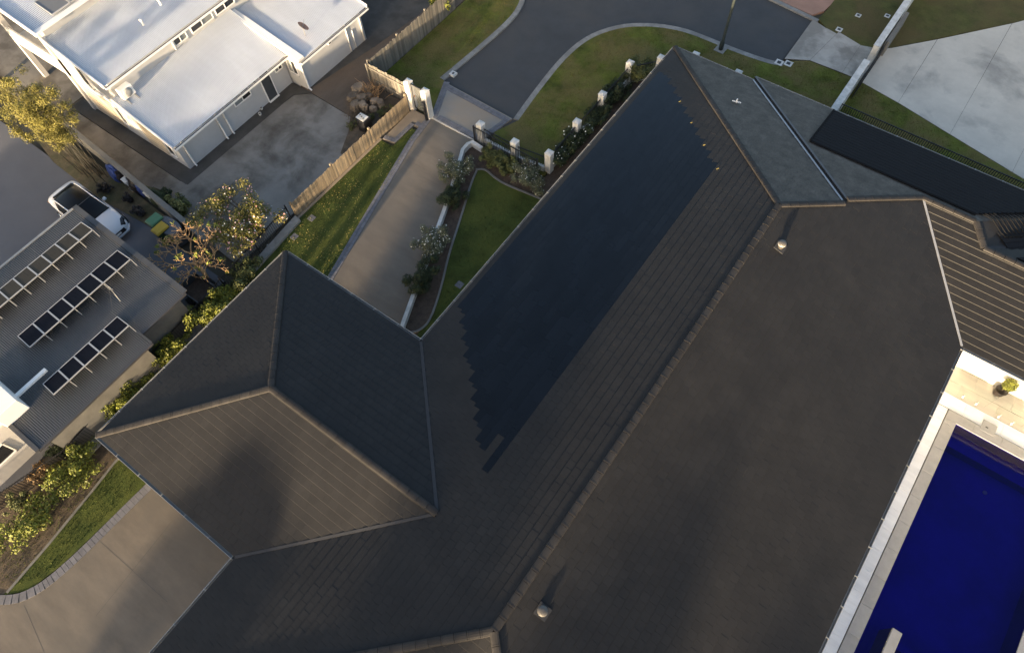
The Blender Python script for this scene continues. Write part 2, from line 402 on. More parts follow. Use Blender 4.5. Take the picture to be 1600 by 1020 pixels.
def pavers(name, pl, width, side, z, piece=0.2, gap=0.012, rows=1, parent=None):
    """small edge pavers laid along a line, all in one mesh"""
    mb = MB()
    acc = []
    for i in range(len(pl) - 1):
        a = Vector((*pl[i], 0)); b = Vector((*pl[i + 1], 0)); L = (b - a).length
        n = max(1, int(round(L / piece)))
        t = (b - a).normalized(); nn = Vector((-t.y, t.x, 0)) * side
        for k in range(n):
            p = a + t * (L * k / n + gap / 2); q = a + t * (L * (k + 1) / n - gap / 2)
            for r in range(rows):
                w0 = width * r / rows + gap / 2; w1 = width * (r + 1) / rows - gap / 2
                dz = random.uniform(0, 0.005)
                pts = [p + nn * w0, q + nn * w0, q + nn * w1, p + nn * w1]
                mb.prism([(x.x, x.y) for x in pts], z - 0.05, z + dz)
    o = mb.build(name, M['paver'], parent)
    return stuff(o)
def paver_band(label, pl, width, side, z, piece, rows=1):
    base = strip('x', pl, width * side, z - 0.06, z - 0.012, M['joint']).build('paver_edging', M['joint'])
    struct(base)
    pavers('paver', pl, width, side, z, piece, rows=rows, parent=base)

# main drive, running from the crossover under the carport to the front
drive = [(-20.2, 18.8), (-17.45, 18.8), (-17.5, 17.85), (-16.1, 14.9), (-13.4, 8.2), (-13.0, 7.0), (-12.3, 5.0), (-12.3, -3.3), (-12.15, -6.4), (-12.15, -22), (-26, -22), (-26, -12.2), (-19.4, -10.1), (-18.4, -9.6), (-17.8, -8.95), (-17.45, -8.1), (-17.2, -3.4), (-17.2, 6.0), (-17.6, 8.1), (-18.9, 13.0), (-19.95, 17.0)]
sheet('driveway', drive, -0.13, 0.012, M['drive'])
sheet('ramp_joint', [(-20.3, 18.80), (-17.4, 18.80), (-17.4, 18.88), (-20.3, 18.88)], -0.13, 0.03, M['conc'])
for y in (-6.35,):
    pass
paver_band('drive edge', [(-20.2, 18.75), (-19.95, 17.0), (-18.9, 13.0), (-17.6, 8.1), (-17.2, 6.0)], 0.34, -1, 0.03, 0.15, rows=2)
dl = smooth([(-17.2, -2.0), (-17.3, -4.5), (-17.4, -7.4), (-17.7, -8.75), (-18.35, -9.45), (-19.4, -9.95), (-23, -11)], 2)
paver_band('drive edge front', dl, 0.36, 1, 0.03, 0.2)
dr = smooth([(-12.3, -2.0), (-12.3, -3.3), (-12.25, -5.6), (-12.1, -6.2), (-11.7, -6.9)], 1)
paver_band('drive edge right', dr, 0.36, 1, 0.03, 0.2)
paver_band('crossover edge', [(-21.42, 21.35), (-20.35, 18.9)], 0.34, 1, 0.036, 0.15, rows=2)
paver_band('crossover head', [(-21.05, 21.28), (-16.95, 21.15)], 0.34, -1, 0.036, 0.15, rows=2)
paver_band('crossover foot', [(-20.0, 18.9), (-17.25, 18.92)], 0.34, 1, 0.036, 0.15, rows=2)
paver_band('crossover side', [(-16.62, 21.1), (-16.82, 19.95), (-17.2, 19.0)], 0.30, -1, 0.036, 0.15, rows=2)
# expansion cuts in the front drive
for k, (a, b) in enumerate([(((268), 815), (150, 962)), ((145, 835), (262, 940)), ((38, 945), (70, 1020))]):
    pa, pb = at(*a), at(*b)
    mb = MB(); mb.bar((pa.x, pa.y, 0.008), (pb.x, pb.y, 0.008), 0.008, 0.012)
    struct(mb.build('expansion_cut', M['joint']))

# path to the pedestrian gate
path = [(-21.55, 18.75), (-20.25, 18.78), (-20.1, 17.95), (-20.75, 17.9), (-20.78, 16.35), (-21.5, 16.2)]
sheet('path', path, -0.13, 0.016, M['path'])
paver_band('path edge', [(-20.12, 17.98), (-20.72, 17.93), (-20.74, 16.38), (-21.5, 16.22)], 0.26, -1, 0.032, 0.15, rows=2)

# lawns and beds inside the property
sheet('side_lawn', [(-21.6, 16.1), (-20.7, 16.1), (-20.7, 17.65), (-20.25, 17.7), (-18.95, 12.9), (-17.55, 7.6), (-17.55, 4.0), (-21.6, 4.0)], -0.13, 0.014, M['lawn_deep'])
bedge = smooth([(-16.05, 17.25), (-15.8, 16.45), (-14.9, 14.45), (-14.0, 12.3), (-13.3, 11.0), (-12.5, 9.15), (-12.55, 8.45), (-12.9, 8.1)], 2)
bedge2 = smooth([(-16.05, 17.25), (-15.7, 17.55), (-15.0, 17.35), (-14.2, 17.3), (-12.4, 17.55), (-11.2, 17.6)], 2)
sheet('courtyard_lawn', bedge[:-6] + [(-12.2, 7.0), (-10.2, 7.0), (-10.2, 17.6)] + bedge2[::-1][1:-1], -0.13, 0.012, M['lawn_deep'])
struct(strip('bed_edging', bedge, 0.10, -0.1, 0.05, M['block']).build('bed_edging', M['block']))
struct(strip('bed_edging', bedge2, 0.10, -0.1, 0.05, M['block']).build('bed_edging', M['block']))
sheet('garden_bed', [(-17.3, 18.75), (-17.35, 17.85), (-16.0, 14.9), (-13.3, 8.2), (-12.9, 7.6), (-10.3, 7.0), (-10.3, 28.0), (-12.9, 28.0), (-12.9, 18.75)], -0.13, -0.01, M['mulch'])
sheet('garden_bed', [(-10.3, 26.8), (-10.3, 29.6), (8.9, 29.8), (8.9, 26.2)], -0.13, 0.0, M['mulch'])
sheet('front_lawn', [(-19.15, -2.5), (-17.2, -2.5), (-17.3, -4.5), (-17.45, -7.4), (-17.75, -8.75), (-18.4, -9.45), (-18.4, -9.2), (-18.6, -7.2), (-18.9, -4.9), (-19.1, -3.6)], -0.13, 0.016, M['lawn_deep'])
sheet('garden_bed', [(-20.6, 4.2), (-17.0, 4.2), (-17.4, -2.5), (-19.0, -2.5), (-18.85, -4.9), (-18.4, -9.5), (-19.4, -9.9), (-23.5, -11.1), (-21.1, -5)], -0.13, 0.004, mat('leaf_litter', (0.10, 0.075, 0.05), 0.95, 0.4, 4.0, fine=0.45, bump=0.6, bscale=30))
struct(strip('bed_edging', [(-19.15, -2.4), (-19.1, -3.6), (-18.9, -4.9), (-18.6, -7.2), (-18.4, -9.3)], 0.1, -0.1, 0.04, M['block']).build('bed_edging', M['block']))
# ground by the garage front corner of the right eave
sheet('house_margin', [(-12.1, -2), (-10.3, -2), (-10.3, -14), (-12.1, -14)], -0.13, 0.006, M['lawn_deep'])

# right neighbour: concrete drive in separate slabs
def slabs(name, polys, m, z=0.02, base=None):
    xs = [p for pl in polys for p in pl]
    root = struct(MB().prism(base, -0.13, z - 0.02).build(name, M['deck']))
    for pl in polys:
        MB().prism(pl, z - 0.1, z + random.uniform(-.002, .002)).build('slab', m, root)
    return root
slabs('concrete_crossover', [
    [(-6.68, 37.05), (-6.62, 33.22), (-5.44, 33.86), (-5.05, 36.88), (-5.75, 36.78)],
    [(-5.04, 36.86), (-5.42, 33.87), (-3.58, 33.92), (-3.62, 36.5)],
    [(-3.61, 36.48), (-3.57, 33.92), (-2.55, 33.9), (-2.5, 36.85), (-2.8, 36.72)]],
    M['conc_weathered'], 0.02, [(-6.68, 37.05), (-6.62, 33.22), (-5.44, 33.86), (-2.55, 33.9), (-2.5, 36.85), (-3.6, 36.4), (-5.75, 36.78)])
slabs('concrete_driveway', [
    [(-2.5, 33.82), (-0.28, 33.42), (-0.30, 39.2), (-2.1, 37.2), (-2.5, 36.9)],
    [(-0.27, 33.42), (2.68, 32.72), (2.66, 42.7), (-0.28, 39.22)],
    [(2.69, 32.72), (6.0, 31.95), (6.0, 47.0), (2.68, 42.72)],
    [(6.012, 31.95), (14, 30.2), (14, 56), (6.012, 47.02)]],
    M['conc'], 0.02, [(-2.5, 33.82), (14, 30.2), (14, 56), (2.68, 42.74), (-0.3, 39.24), (-2.5, 36.9)])
sheet('side_lawn', [(-2.6, 28.2), (16, 28.2), (16, 29.7), (6.0, 31.92), (2.68, 32.68), (-0.28, 33.38), (-2.6, 33.8)], -0.13, 0.012, M['lawn'])
sheet('back_lawn', [(-2.6, 37.0), (-2.1, 37.25), (2.66, 42.8), (14, 56.1), (14, 70), (-2.6, 70)], -0.13, 0.012, M['lawn_brown'])

# white house yard
sheet('yard_concrete', [(-28.4, 8.1), (-27.8, 15.9), (-27.05, 16.55), (-23.4, 16.42), (-22.45, 14.3), (-22.0, 12.0), (-22.0, 6.2), (-37.9, 6.9), (-37.9, 8.15)], -0.13, 0.0, M['yard'])
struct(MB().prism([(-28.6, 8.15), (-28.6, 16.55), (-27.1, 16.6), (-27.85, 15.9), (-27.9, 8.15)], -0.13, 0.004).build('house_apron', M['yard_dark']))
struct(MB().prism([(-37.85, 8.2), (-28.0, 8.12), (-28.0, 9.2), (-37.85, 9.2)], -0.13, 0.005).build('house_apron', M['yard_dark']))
sheet('carport_slab', [(-50, 6.9), (-37.95, 6.9), (-37.95, 16), (-50, 16)], -0.13, 0.002, M['yard'])
sheet('gravel_drive', [(-28, 16.62), (-27.05, 16.6), (-23.4, 16.46), (-22.4, 14.3), (-21.95, 12.0), (-21.75, 18.9), (-24.75, 19.0), (-24.75, 45), (-28, 45)], -0.13, -0.006, M['dirt'])
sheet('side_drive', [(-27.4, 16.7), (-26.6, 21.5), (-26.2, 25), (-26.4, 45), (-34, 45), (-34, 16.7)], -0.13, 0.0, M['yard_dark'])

# left neighbour: concrete yard and litter strip along the block wall
sheet('neighbour_driveway', [(-70, -12), (-20.6, -12), (-21.9, -4.6), (-21.9, 5.2), (-26.3, 5.25), (-34.5, 5.2), (-70, 5.6)], -0.13, 0.0, M['nb_drive'])
sheet('litter_strip', [(-26.5, 5.3), (-27.5, 5.25), (-31, 4.95), (-35.2, 5.1), (-37.5, 5.6), (-37.5, 6.6), (-26.5, 6.1)], -0.13, 0.03, M['drygrass'])

# ================================================================== POOL
PX0, PX1, PY1, PY0 = 8.2, 12.75, 17.6, -3.0
deck = struct(MB().prism([(5.2, -8), (16, -8), (16, PY0 - 0.4), (7.75, PY0 - 0.4), (7.75, 18.08), (16, 18.08), (16, 20.3), (5.2, 20.3)], -0.13, -0.03).build('pool_deck', M['joint']))
y = -6.0
k = 0
while y < 17.9:                  # strip between the house and the pool, laid in big stone flags
    y1 = min(y + 0.9, 18.06)
    for x0, x1 in ((5.3, 6.45), (6.456, 7.74)):
        MB().box(x0, x1, y + 0.003, y1 - 0.003, -0.04, 0.0 + random.uniform(0, .003)).build('paver', M['pooldeck'], deck)
    y = y1
for r, (y0, y1, m) in enumerate([(18.09, 18.72, 'pooldeck'), (18.73, 19.36, 'sanddeck'), (19.37, 20.12, 'sanddeck')]):
    x = 5.3 - 0.45 * (r % 2)
    while x < 15:
        MB().box(max(x, 5.3), x + 1.494, y0, y1, -0.04, random.uniform(0, .003)).build('paver', M[m], deck)
        x += 1.5
pool = thing('swimming_pool', 'navy blue swimming pool edged with grey stone coping beside the tiled house', 'swimming pool', ((PX0 + PX1) / 2, 8, -1.5))
mb = MB()
mb.poly([(PX0, PY0, -1.15), (PX1, PY0, -1.15), (PX1, PY1, -1.0), (PX0, PY1, -1.0)])
mb.poly([(PX0, PY0, -1.15), (PX0, PY1, -1.0), (PX0, PY1, -0.02), (PX0, PY0, -0.02)])
mb.poly([(PX1, PY1, -1.0), (PX1, PY0, -1.15), (PX1, PY0, -0.02), (PX1, PY1, -0.02)])
mb.poly([(PX0, PY1, -1.0), (PX1, PY1, -1.0), (PX1, PY1, -0.02), (PX0, PY1, -0.02)])
mb.poly([(PX1, PY0, -1.15), (PX0, PY0, -1.15), (PX0, PY0, -0.02), (PX1, PY0, -0.02)])
mb.build('basin', M['poolshell'], pool)
MB().box(PX0 + 0.01, PX1 - 0.01, PY1 - 0.75, PY1 - 0.01, -1.05, -0.55).build('bench', M['poolshell'], pool)
# coping stones
cw = 0.43
yy = PY0
while yy < PY1 - 0.2:
    y1 = min(yy + 1.2, PY1)
    MB().box(PX0 - cw, PX0 + 0.02, yy + .003, y1 - .003, -0.03, 0.022 + random.uniform(0, .003)).build('coping_stone', M['coping'], pool, bevel=0.006)
    MB().box(PX1 - 0.02, PX1 + cw, yy + .003, y1 - .003, -0.03, 0.022 + random.uniform(0, .003)).build('coping_stone', M['coping'], pool, bevel=0.006)
    yy = y1
xx = PX0 - cw
while xx < PX1 + cw - 0.1:
    x1 = min(xx + 1.08, PX1 + cw)
    MB().box(xx + .003, x1 - .003, PY1 + .003, PY1 + 0.46, -0.03, 0.023 + random.uniform(0, .003)).build('coping_stone', M['coping'], pool, bevel=0.006)
    xx = x1
MB().box(9.05, 9.6, PY1 + 0.30, PY1 + 0.82, -0.03, 0.034).build('skimmer_lid', M['coping'], pool, bevel=0.006)
MB().box(9.20, 9.30, PY1 + 0.5, PY1 + 0.55, 0.034, 0.04).build('lid_handle', M['deck'], pool)
# spa wall rising out of the water
MB().box(9.0, 9.34, PY0, 8.85, -1.5, 0.06).build('spa_wall', M['coping'], pool, bevel=0.01)
MB().box(9.34, PX1 - 0.01, 8.3, 8.6, -1.5, -0.12).build('spa_divider', M['poolshell'], pool)
mb = MB(); mb.tube([(9.62, 8.3, -0.02), (9.62, 8.25, 0.10), (9.62, 5.0, 0.10), (9.62, 4.9, -0.02)], 0.022, 8); mb.build('grab_rail', M['chrome'], pool, True)
p = at(1535, 771, -0.3)
mb = MB(); mb.lathe([(0.085, 0), (0.085, 0.02), (0.06, 0.03), (0.03, 0.035)], (p.x, p.y, -0.14), 14); mb.build('floating_jet', M['glass_pale'], pool, True)
mb = MB(); n = 40
for i in range(n):
    for j in range(10):
        ya, yb = PY0 + (PY1 - PY0) * i / n, PY0 + (PY1 - PY0) * (i + 1) / n
        xa, xb = PX0 + (PX1 - PX0) * j / 10, PX0 + (PX1 - PX0) * (j + 1) / 10
        mb.poly([(xa, ya, -0.045), (xb, ya, -0.045), (xb, yb, -0.045), (xa, yb, -0.045)])
wo = struct(mb.build('pool_water', M['water']))

# ================================================================== TILED HOUSE
EZ = 2.8                                    # height of the eaves
XL, XR, YB, YF = -10.85, 6.46, 27.55, -8.3
RX, RH, RY1, RY0 = -1.95, 2.71, 18.9, 0.39  # main ridge
SL, SR, SB, SF = RH / (RX - XL), RH / (XR - RX), RH / (YB - RY1), RH / (RY0 - YF)
GX0, GY0, GY1 = -18.5, -2.92, 7.2           # carport wing
GYM = (GY0 + GY1) / 2; GH = 1.58; SG = GH / (GYM - GY0)
GAX = GX0 + (GYM - GY0); GVX = XL + GH / SL
Y2 = 27.8                                   # eave of the second back face
def pz_left(x, y): return EZ + (x - XL) * SL
def pz_right(x, y): return EZ + (XR - x) * SR
def pz_b1(x, y): return EZ + (YB - y) * SB
def pz_b2(x, y): return EZ + (Y2 - y) * SB
def pz_front(x, y): return EZ + (y - YF) * SF
def pz_gf(x, y): return EZ + (y - GY0) * SG
def pz_gb(x, y): return EZ + (GY1 - y) * SG
def pz_gl(x, y): return EZ + (x - GX0) * SG
JX = 0.05; JH = SR * (XR - JX)
J1 = (JX, YB - JH / SB); J2 = (JX, Y2 - JH / SB); X0S = JX - JH / SB
def pz_s(x, y): return EZ + (x - X0S) * SB
AH = 1.26; AP = (XR - AH / SR, Y2 - AH / SB); WY = 18.95; SN = AH / (AP[1] - WY)
def pz_n(x, y): return EZ + (y - WY) * SN
EX = 4.7; LRY = 22.9; LH = SN * (LRY - WY)
def pz_e(x, y): return EZ + AH - (x - EX) * SB
LX = EX + (AH - LH) / SB
Y3 = LRY + LH / SB
def pz_b3(x, y): return EZ + (Y3 - y) * SB
VX2 = EX + AH / SB
XE = 15.0

house = thing('tiled_house', 'large charcoal tiled hip roof house with dark solar tiles and a carport wing', 'house', (-3, 10, 0))
LIFT = 0.02

FACES = {
 'left':  (pz_left, [(XL, YF), (XL, GY0), (GVX, GYM), (XL, GY1), (XL, YB), (RX, RY1), (RX, RY0)], (1, 0)),
 'right': (pz_right, [(XR, YF), (RX, RY0), (RX, RY1), J1, J2, AP, (XR, WY)], (-1, 0)),
 'back1': (pz_b1, [(XL, YB), (X0S, YB), J1, (RX, RY1)], (0, -1)),
 'step':  (pz_s, [(X0S, YB), (X0S, Y2), J2, J1], (1, 0)),
 'back2': (pz_b2, [(X0S, Y2), (VX2, Y2), (EX, AP[1]), AP, J2], (0, -1)),
 'end':   (pz_e, [(EX, AP[1]), (LX, LRY), (VX2, Y3), (VX2, Y2)], (-1, 0)),
 'back3': (pz_b3, [(LX, LRY), (XE, LRY), (XE, Y3), (VX2, Y3)], (0, -1)),
 'wing':  (pz_n, [(XR, WY), (XE, WY), (XE, LRY), (LX, LRY), (EX, AP[1]), AP], (0, 1)),
 'front': (pz_front, [(XL, YF), (XR, YF), (RX, RY0)], (0, 1)),
 'gfront': (pz_gf, [(GX0, GY0), (XL, GY0), (GVX, GYM), (GAX, GYM)], (0, 1)),
 'gback': (pz_gb, [(GX0, GY1), (XL, GY1), (GVX, GYM), (GAX, GYM)], (0, -1)),
 'gleft': (pz_gl, [(GX0, GY0), (GX0, GY1), (GAX, GYM)], (1, 0)),
}
def clip_rect(poly, u0, u1, v0, v1):
    for ax, lim, sg in ((0, u0, 1), (0, u1, -1), (1, v0, 1), (1, v1, -1)):
        out = []
        for i in range(len(poly)):
            a, b = poly[i], poly[(i + 1) % len(poly)]
            da, db = (a[ax] - lim) * sg, (b[ax] - lim) * sg
            if da >= 0: out.append(a)
            if (da >= 0) != (db >= 0):
                t = da / (da - db)
                out.append((a[0] + (b[0] - a[0]) * t, a[1] + (b[1] - a[1]) * t))
        poly = out
        if len(poly) < 3: return []
    q = []
    for p in poly:
        if not q or abs(p[0] - q[-1][0]) + abs(p[1] - q[-1][1]) > 1e-5: q.append(p)
    if len(q) > 1 and abs(q[0][0] - q[-1][0]) + abs(q[0][1] - q[-1][1]) < 1e-5: q.pop()
    return q
def area(p): return 0.5 * sum(p[i][0] * p[(i + 1) % len(p)][1] - p[(i + 1) % len(p)][0] * p[i][1] for i in range(len(p)))

GAUGE, TW = 0.305, 0.30
TLOW, TTOP = 0.029, 0.006
rest_back = MB()
rest = MB()                       # every tile past the first 300 as one part
single = []                       # (sort key, face frame, clipped polygon, v0)
solar = []
decks = MB()
frames = {}
for fname, (pz, plan, up) in FACES.items():
    upv = Vector((up[0], up[1], 0))
    p0 = Vector((plan[0][0], plan[0][1], pz(*plan[0])))
    s = pz(plan[0][0] + upv.x, plan[0][1] + upv.y) - pz(*plan[0])
    v = Vector((up[0], up[1], s)).normalized()
    n = Vector((-up[0] * s, -up[1] * s, 1)).normalized()
    u = v.cross(n).normalized()
    p3 = [Vector((x, y, pz(x, y))) for x, y in plan]
    vmin = min((p - p0).dot(v) for p in p3)
    org = p0 + v * vmin
    uv = [((p - org).dot(u), (p - org).dot(v)) for p in p3]
    if area(uv) < 0: uv = uv[::-1]
    frames[fname] = (org, u, v, n)
    decks.poly([org + u * a + v * b - n * 0.012 for a, b in uv])
    umin = min(a for a, b in uv); umax = max(a for a, b in uv); vmax = max(b for a, b in uv)
    c = 0
    vv = -0.04
    while vv < vmax:
        v0, v1 = vv, vv + GAUGE
        off = (c % 2) * TW * 0.5
        spans = None
        if fname == 'left':
            vm = (v0 + v1) / 2
            xm = (org + v * vm).x
            if -10.62 < xm < -4.95:
                ya = 9.35 - (xm + 10.59) * 1.01; yb = 25.25 - (xm + 9.96) * 1.015
                # u runs towards -y here
                ua = (Vector((0, yb, 0)) - Vector((0, org.y, 0))).dot(u); ub = (Vector((0, ya, 0)) - Vector((0, org.y, 0))).dot(u)
                k0 = math.ceil((ua - off) / TW); k1 = math.floor((ub - off) / TW)
                if -5.7 < xm < -5.3: k1 -= 4
                spans = (off + k0 * TW, off + k1 * TW)
                q = spans[0]
                while q < spans[1] - 0.05:
                    qe = min(q + 4 * TW, spans[1])
                    if spans[1] - qe < 2 * TW: pass
                    solar.append((q, qe, v0, v1)); q = qe
        a = math.floor((umin - off) / TW) * TW + off
        while a < umax:
            mid = a + TW / 2
            if not (spans and spans[0] < mid < spans[1]):
                cl = clip_rect(uv, a + 0.0015, a + TW - 0.0015, v0, v1 + 0.01)
                if len(cl) >= 3 and abs(area(cl)) > 0.0012:
                    if area(cl) < 0: cl = cl[::-1]
                    full = len(cl) == 4 and abs(area(cl)) > (TW - .003) * (GAUGE + .01) * 0.999
                    single.append((fname, cl, v0, full, a))
            a += TW
        vv += GAUGE; c += 1

def tile_geo(fr, cl, v0, jit=0.0):
    org, u, v, n = fr
    top, bot = [], []
    for a, b in cl:
        t = TLOW + (TTOP - TLOW) * (b - v0) / (GAUGE + 0.01) + jit
        base = org + u * a + v * b
        nose = 0.024 if b < v0 + 0.004 else 0.0
        top.append(base + n * t); bot.append(base - n * 0.008 - v * nose)
    return bot, top
# the 300 tiles of the sunlit carport face nearest to the drone stay separate objects
gf = [t for t in single if t[0] == 'gfront']
def dist(t):
    org, u, v, n = frames[t[0]]
    c = org + u * t[4] + v * t[2]
    return (c - CAMP).length
gf.sort(key=dist)
chosen = set(id(t) for t in gf[:300])
fr = frames['gfront']
fullmesh = None
for t in single:
    fname, cl, v0, full, a = t
    jit = random.uniform(-0.0025, 0.0025)
    if id(t) in chosen:
        if full:
            if fullmesh is None:
                mb = MB(); mb.hexa(*tile_geo((Vector((0, 0, 0)), fr[1], fr[2], fr[3]), [(0, 0), (TW - .003, 0), (TW - .003, GAUGE + .01), (0, GAUGE + .01)], 0))
                fullmesh = mb.mesh('roof_tile', M['tile'])
            inst('roof_tile', fullmesh, Matrix.Translation(fr[0] + fr[1] * (a + .0015) + fr[2] * v0 + fr[3] * jit), house)
        else:
            MB().hexa(*tile_geo(fr, cl, v0, jit)).build('roof_tile', M['tile'], house)
    else:
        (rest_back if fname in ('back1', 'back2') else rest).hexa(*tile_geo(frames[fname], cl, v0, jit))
stuff(rest.build('roof_tile_field', M['tile'], house))
stuff(rest_back.build('roof_tile_field', M['tile_grain_sheen'], house))
decks.build('roof_underlay', M['deck'], house)
# solar tiles
fr = frames['left']; smesh = {}
for (q, qe, v0, v1) in solar:
    wd = round((qe - q) / TW)
    if wd not in smesh:
        mb = MB(); mb.hexa(*tile_geo((Vector((0, 0, 0)), fr[1], fr[2], fr[3]), [(0.003, 0), (wd * TW - .003, 0), (wd * TW - .003, GAUGE + .01), (0.003, GAUGE + .01)], 0))
        smesh[wd] = mb.mesh('solar_tile', M['solar_tile'])
    inst('solar_tile', smesh[wd], Matrix.Translation(fr[0] + fr[1] * q + fr[2] * v0 + fr[3] * random.uniform(0, .002)), house)

# ridge and hip caps
def cap_mesh():
    mb = MB(); L = 0.386; prof = []
    for i in range(7):
        t = math.pi * i / 6
        prof.append((0.138 * math.cos(t), 0.052 * math.sin(t) ** 0.8 if 0 < i < 6 else -0.02))
    rings = [(0.0, 1.015, 0.004), (0.05, 1.015, 0.004), (0.0501, 1.0, 0.0), (L, 0.985, -0.004)]
    base = 0
    for (yy, sc_, dz) in rings:
        mb.v += [(x * sc_, yy, z * sc_ + dz) for x, z in prof]
    for r in range(3):
        for i in range(6):
            mb.f.append((r * 7 + i, r * 7 + i + 1, (r + 1) * 7 + i + 1, (r + 1) * 7 + i))
    mb.f.append(tuple(range(7))); mb.f.append(tuple(range(21, 28))[::-1])
    return mb.mesh('ridge_cap', M['cap'])
CAPM = cap_mesh()
def caps(p, q, drop=0.035):
    p = Vector(p); q = Vector(q); d = q - p; L = d.length; d.normalize()
    k = max(1, round(L / 0.40)); stp = L / k
    x = d.cross(Vector((0, 0, 1))).normalized(); z = x.cross(d).normalized()
    for i in range(k):
        m = Matrix((x, d, z)).transposed().to_4x4()
        c = p + d * (stp * i) + z * (drop + random.uniform(-.003, .003))
        m = Matrix.Translation(c) @ m @ Matrix.Diagonal((1, stp / 0.40, 1, 1))
        inst('ridge_cap', CAPM, m, house)
R0 = (RX, RY0, EZ + RH); R1 = (RX, RY1, EZ + RH)
caps(R0, R1)
caps((XL, YB, EZ), R1); caps((XL, YF, EZ), R0); caps((XR, YF, EZ), R0)
j1 = (J1[0], J1[1], EZ + JH); j2 = (J2[0], J2[1], EZ + JH); ap = (AP[0], AP[1], EZ + AH)
caps(j1, R1); caps(ap, j2)
ep = (EX, AP[1], EZ + AH); lp = (LX, LRY, EZ + LH)
caps(ap, ep); caps(lp, ep); caps(lp, (XE, LRY, EZ + LH))
ga = (GAX, GYM, EZ + GH); gv = (GVX, GYM, EZ + GH)
caps((GX0, GY0, EZ), ga); caps((GX0, GY1, EZ), ga); caps(ga, gv)

# valleys
def valley(p, q, m, wd=0.14, up=0.03):
    mb = MB(); mb.bar(Vector(p) + Vector((0, 0, up)), Vector(q) + Vector((0, 0, up)), wd, 0.012); mb.build('valley_flashing', m, house)
valley((XL, GY1, EZ), gv, M['valley'], 0.12, 0.042); valley((XL, GY0, EZ), gv, M['valley'], 0.10, 0.042)
valley((XR, WY, EZ), ap, M['flashing'], 0.085, 0.045)
valley((X0S, YB, EZ), j1, M['flashing'], 0.07, 0.05)
valley((LX, LRY, EZ + LH), (VX2, Y3, EZ), M['valley'])
mb = MB(); mb.bar((X0S, Y2, EZ + 0.05), Vector(j2) + Vector((0, 0, 0.05)), 0.09, 0.03); mb.build('step_capping', M['gutter_dark'], house)

# gutters and fascias: an open trough along every eave
def gutter(p, q, out, m=None):
    p = Vector(p); q = Vector(q); o = Vector(out)
    mb = MB(); z = Vector((0, 0, 1))
    pr = [o * 0.005 - z * 0.14, o * 0.105 - z * 0.14, o * 0.12 - z * 0.005, o * 0.105 - z * 0.005, o * 0.095 - z * 0.12, o * 0.015 - z * 0.12]
    n = len(pr)
    mb.v = [tuple(p + k) for k in pr] + [tuple(q + k) for k in pr]
    for i in range(n - 1): mb.f.append((i, i + 1, n + i + 1, n + i))
    mb.f += [tuple(range(n)), tuple(range(n, 2 * n))]
    ob = mb.build('gutter', m or M['gutter'], house)
    L = (q - p).length; k = int(L / 1.1); d = (q - p).normalized()
    for i in range(1, k):
        c = p + d * (L * i / k)
        mb = MB(); mb.bar(c + o * 0.0 + z * 0.004, c + o * 0.13 + z * 0.004, 0.03, 0.012); mb.build('gutter_clip', m or M['gutter'], ob)
ez = EZ + 0.0
gutter((XL, GY1, ez), (XL, YB, ez), (-1, 0, 0)); gutter((XL, YF, ez), (XL, GY0, ez), (-1, 0, 0))
gutter((XL, YB, ez), (X0S, YB, ez), (0, 1, 0)); gutter((X0S, Y2, ez), (VX2, Y2, ez), (0, 1, 0))
gutter((VX2, Y3, ez), (XE, Y3, ez), (0, 1, 0))
gutter((XR, YF, ez), (XR, WY, ez), (1, 0, 0)); gutter((XR, WY, ez), (XE, WY, ez), (0, -1, 0))
gutter((GX0, GY0, ez), (XL, GY0, ez), (0, -1, 0)); gutter((GX0, GY1, ez), (XL, GY1, ez), (0, 1, 0)); gutter((GX0, GY0, ez), (GX0, GY1, ez), (-1, 0, 0))
# soffits and walls
mb = MB()
mb.poly([(XL, YF, EZ - .15), (XR, YF, EZ - .15), (XR, WY, EZ - .15), (XL, WY, EZ - .15)][::-1])
mb.poly([(XL, WY, EZ - .15), (XE, WY, EZ - .15), (XE, Y3, EZ - .15), (VX2, Y3, EZ - .15), (VX2, YB, EZ - .15), (XL, YB, EZ - .15)][::-1])
mb.poly([(GX0, GY0, EZ - .15), (XL, GY0, EZ - .15), (XL, GY1, EZ - .15), (GX0, GY1, EZ - .15)][::-1])
mb.build('soffit', M['house_trim'], house)
mb = MB()
o = 0.65
ring = [(XL + o, YF + o), (XR - o, YF + o), (XR - o, 20.15), (XE, 20.15), (XE, Y3 - .5), (VX2 - .5, Y3 - .5), (VX2 - .5, YB - o), (XL + o, YB - o)]
for i in range(len(ring)):
    a, b = ring[i], ring[(i + 1) % len(ring)]
    mb.poly([(a[0], a[1], -.13), (b[0], b[1], -.13), (b[0], b[1], EZ - .152), (a[0], a[1], EZ - .152)])
mb.build('wall', M['render_white'], house)
for (x, y_) in ((GX0 + .75, GY0 + .5), (GX0 + .75, GYM), (GX0 + .75, GY1 - .5), (XL - 0.3, GY0 + .5), (XL - 0.3, GY1 - .5)):
    MB().box(x - .2, x + .2, y_ - .2, y_ + .2, -.13, EZ - .153).build('carport_post', M['render_white'], house, bevel=0.01)

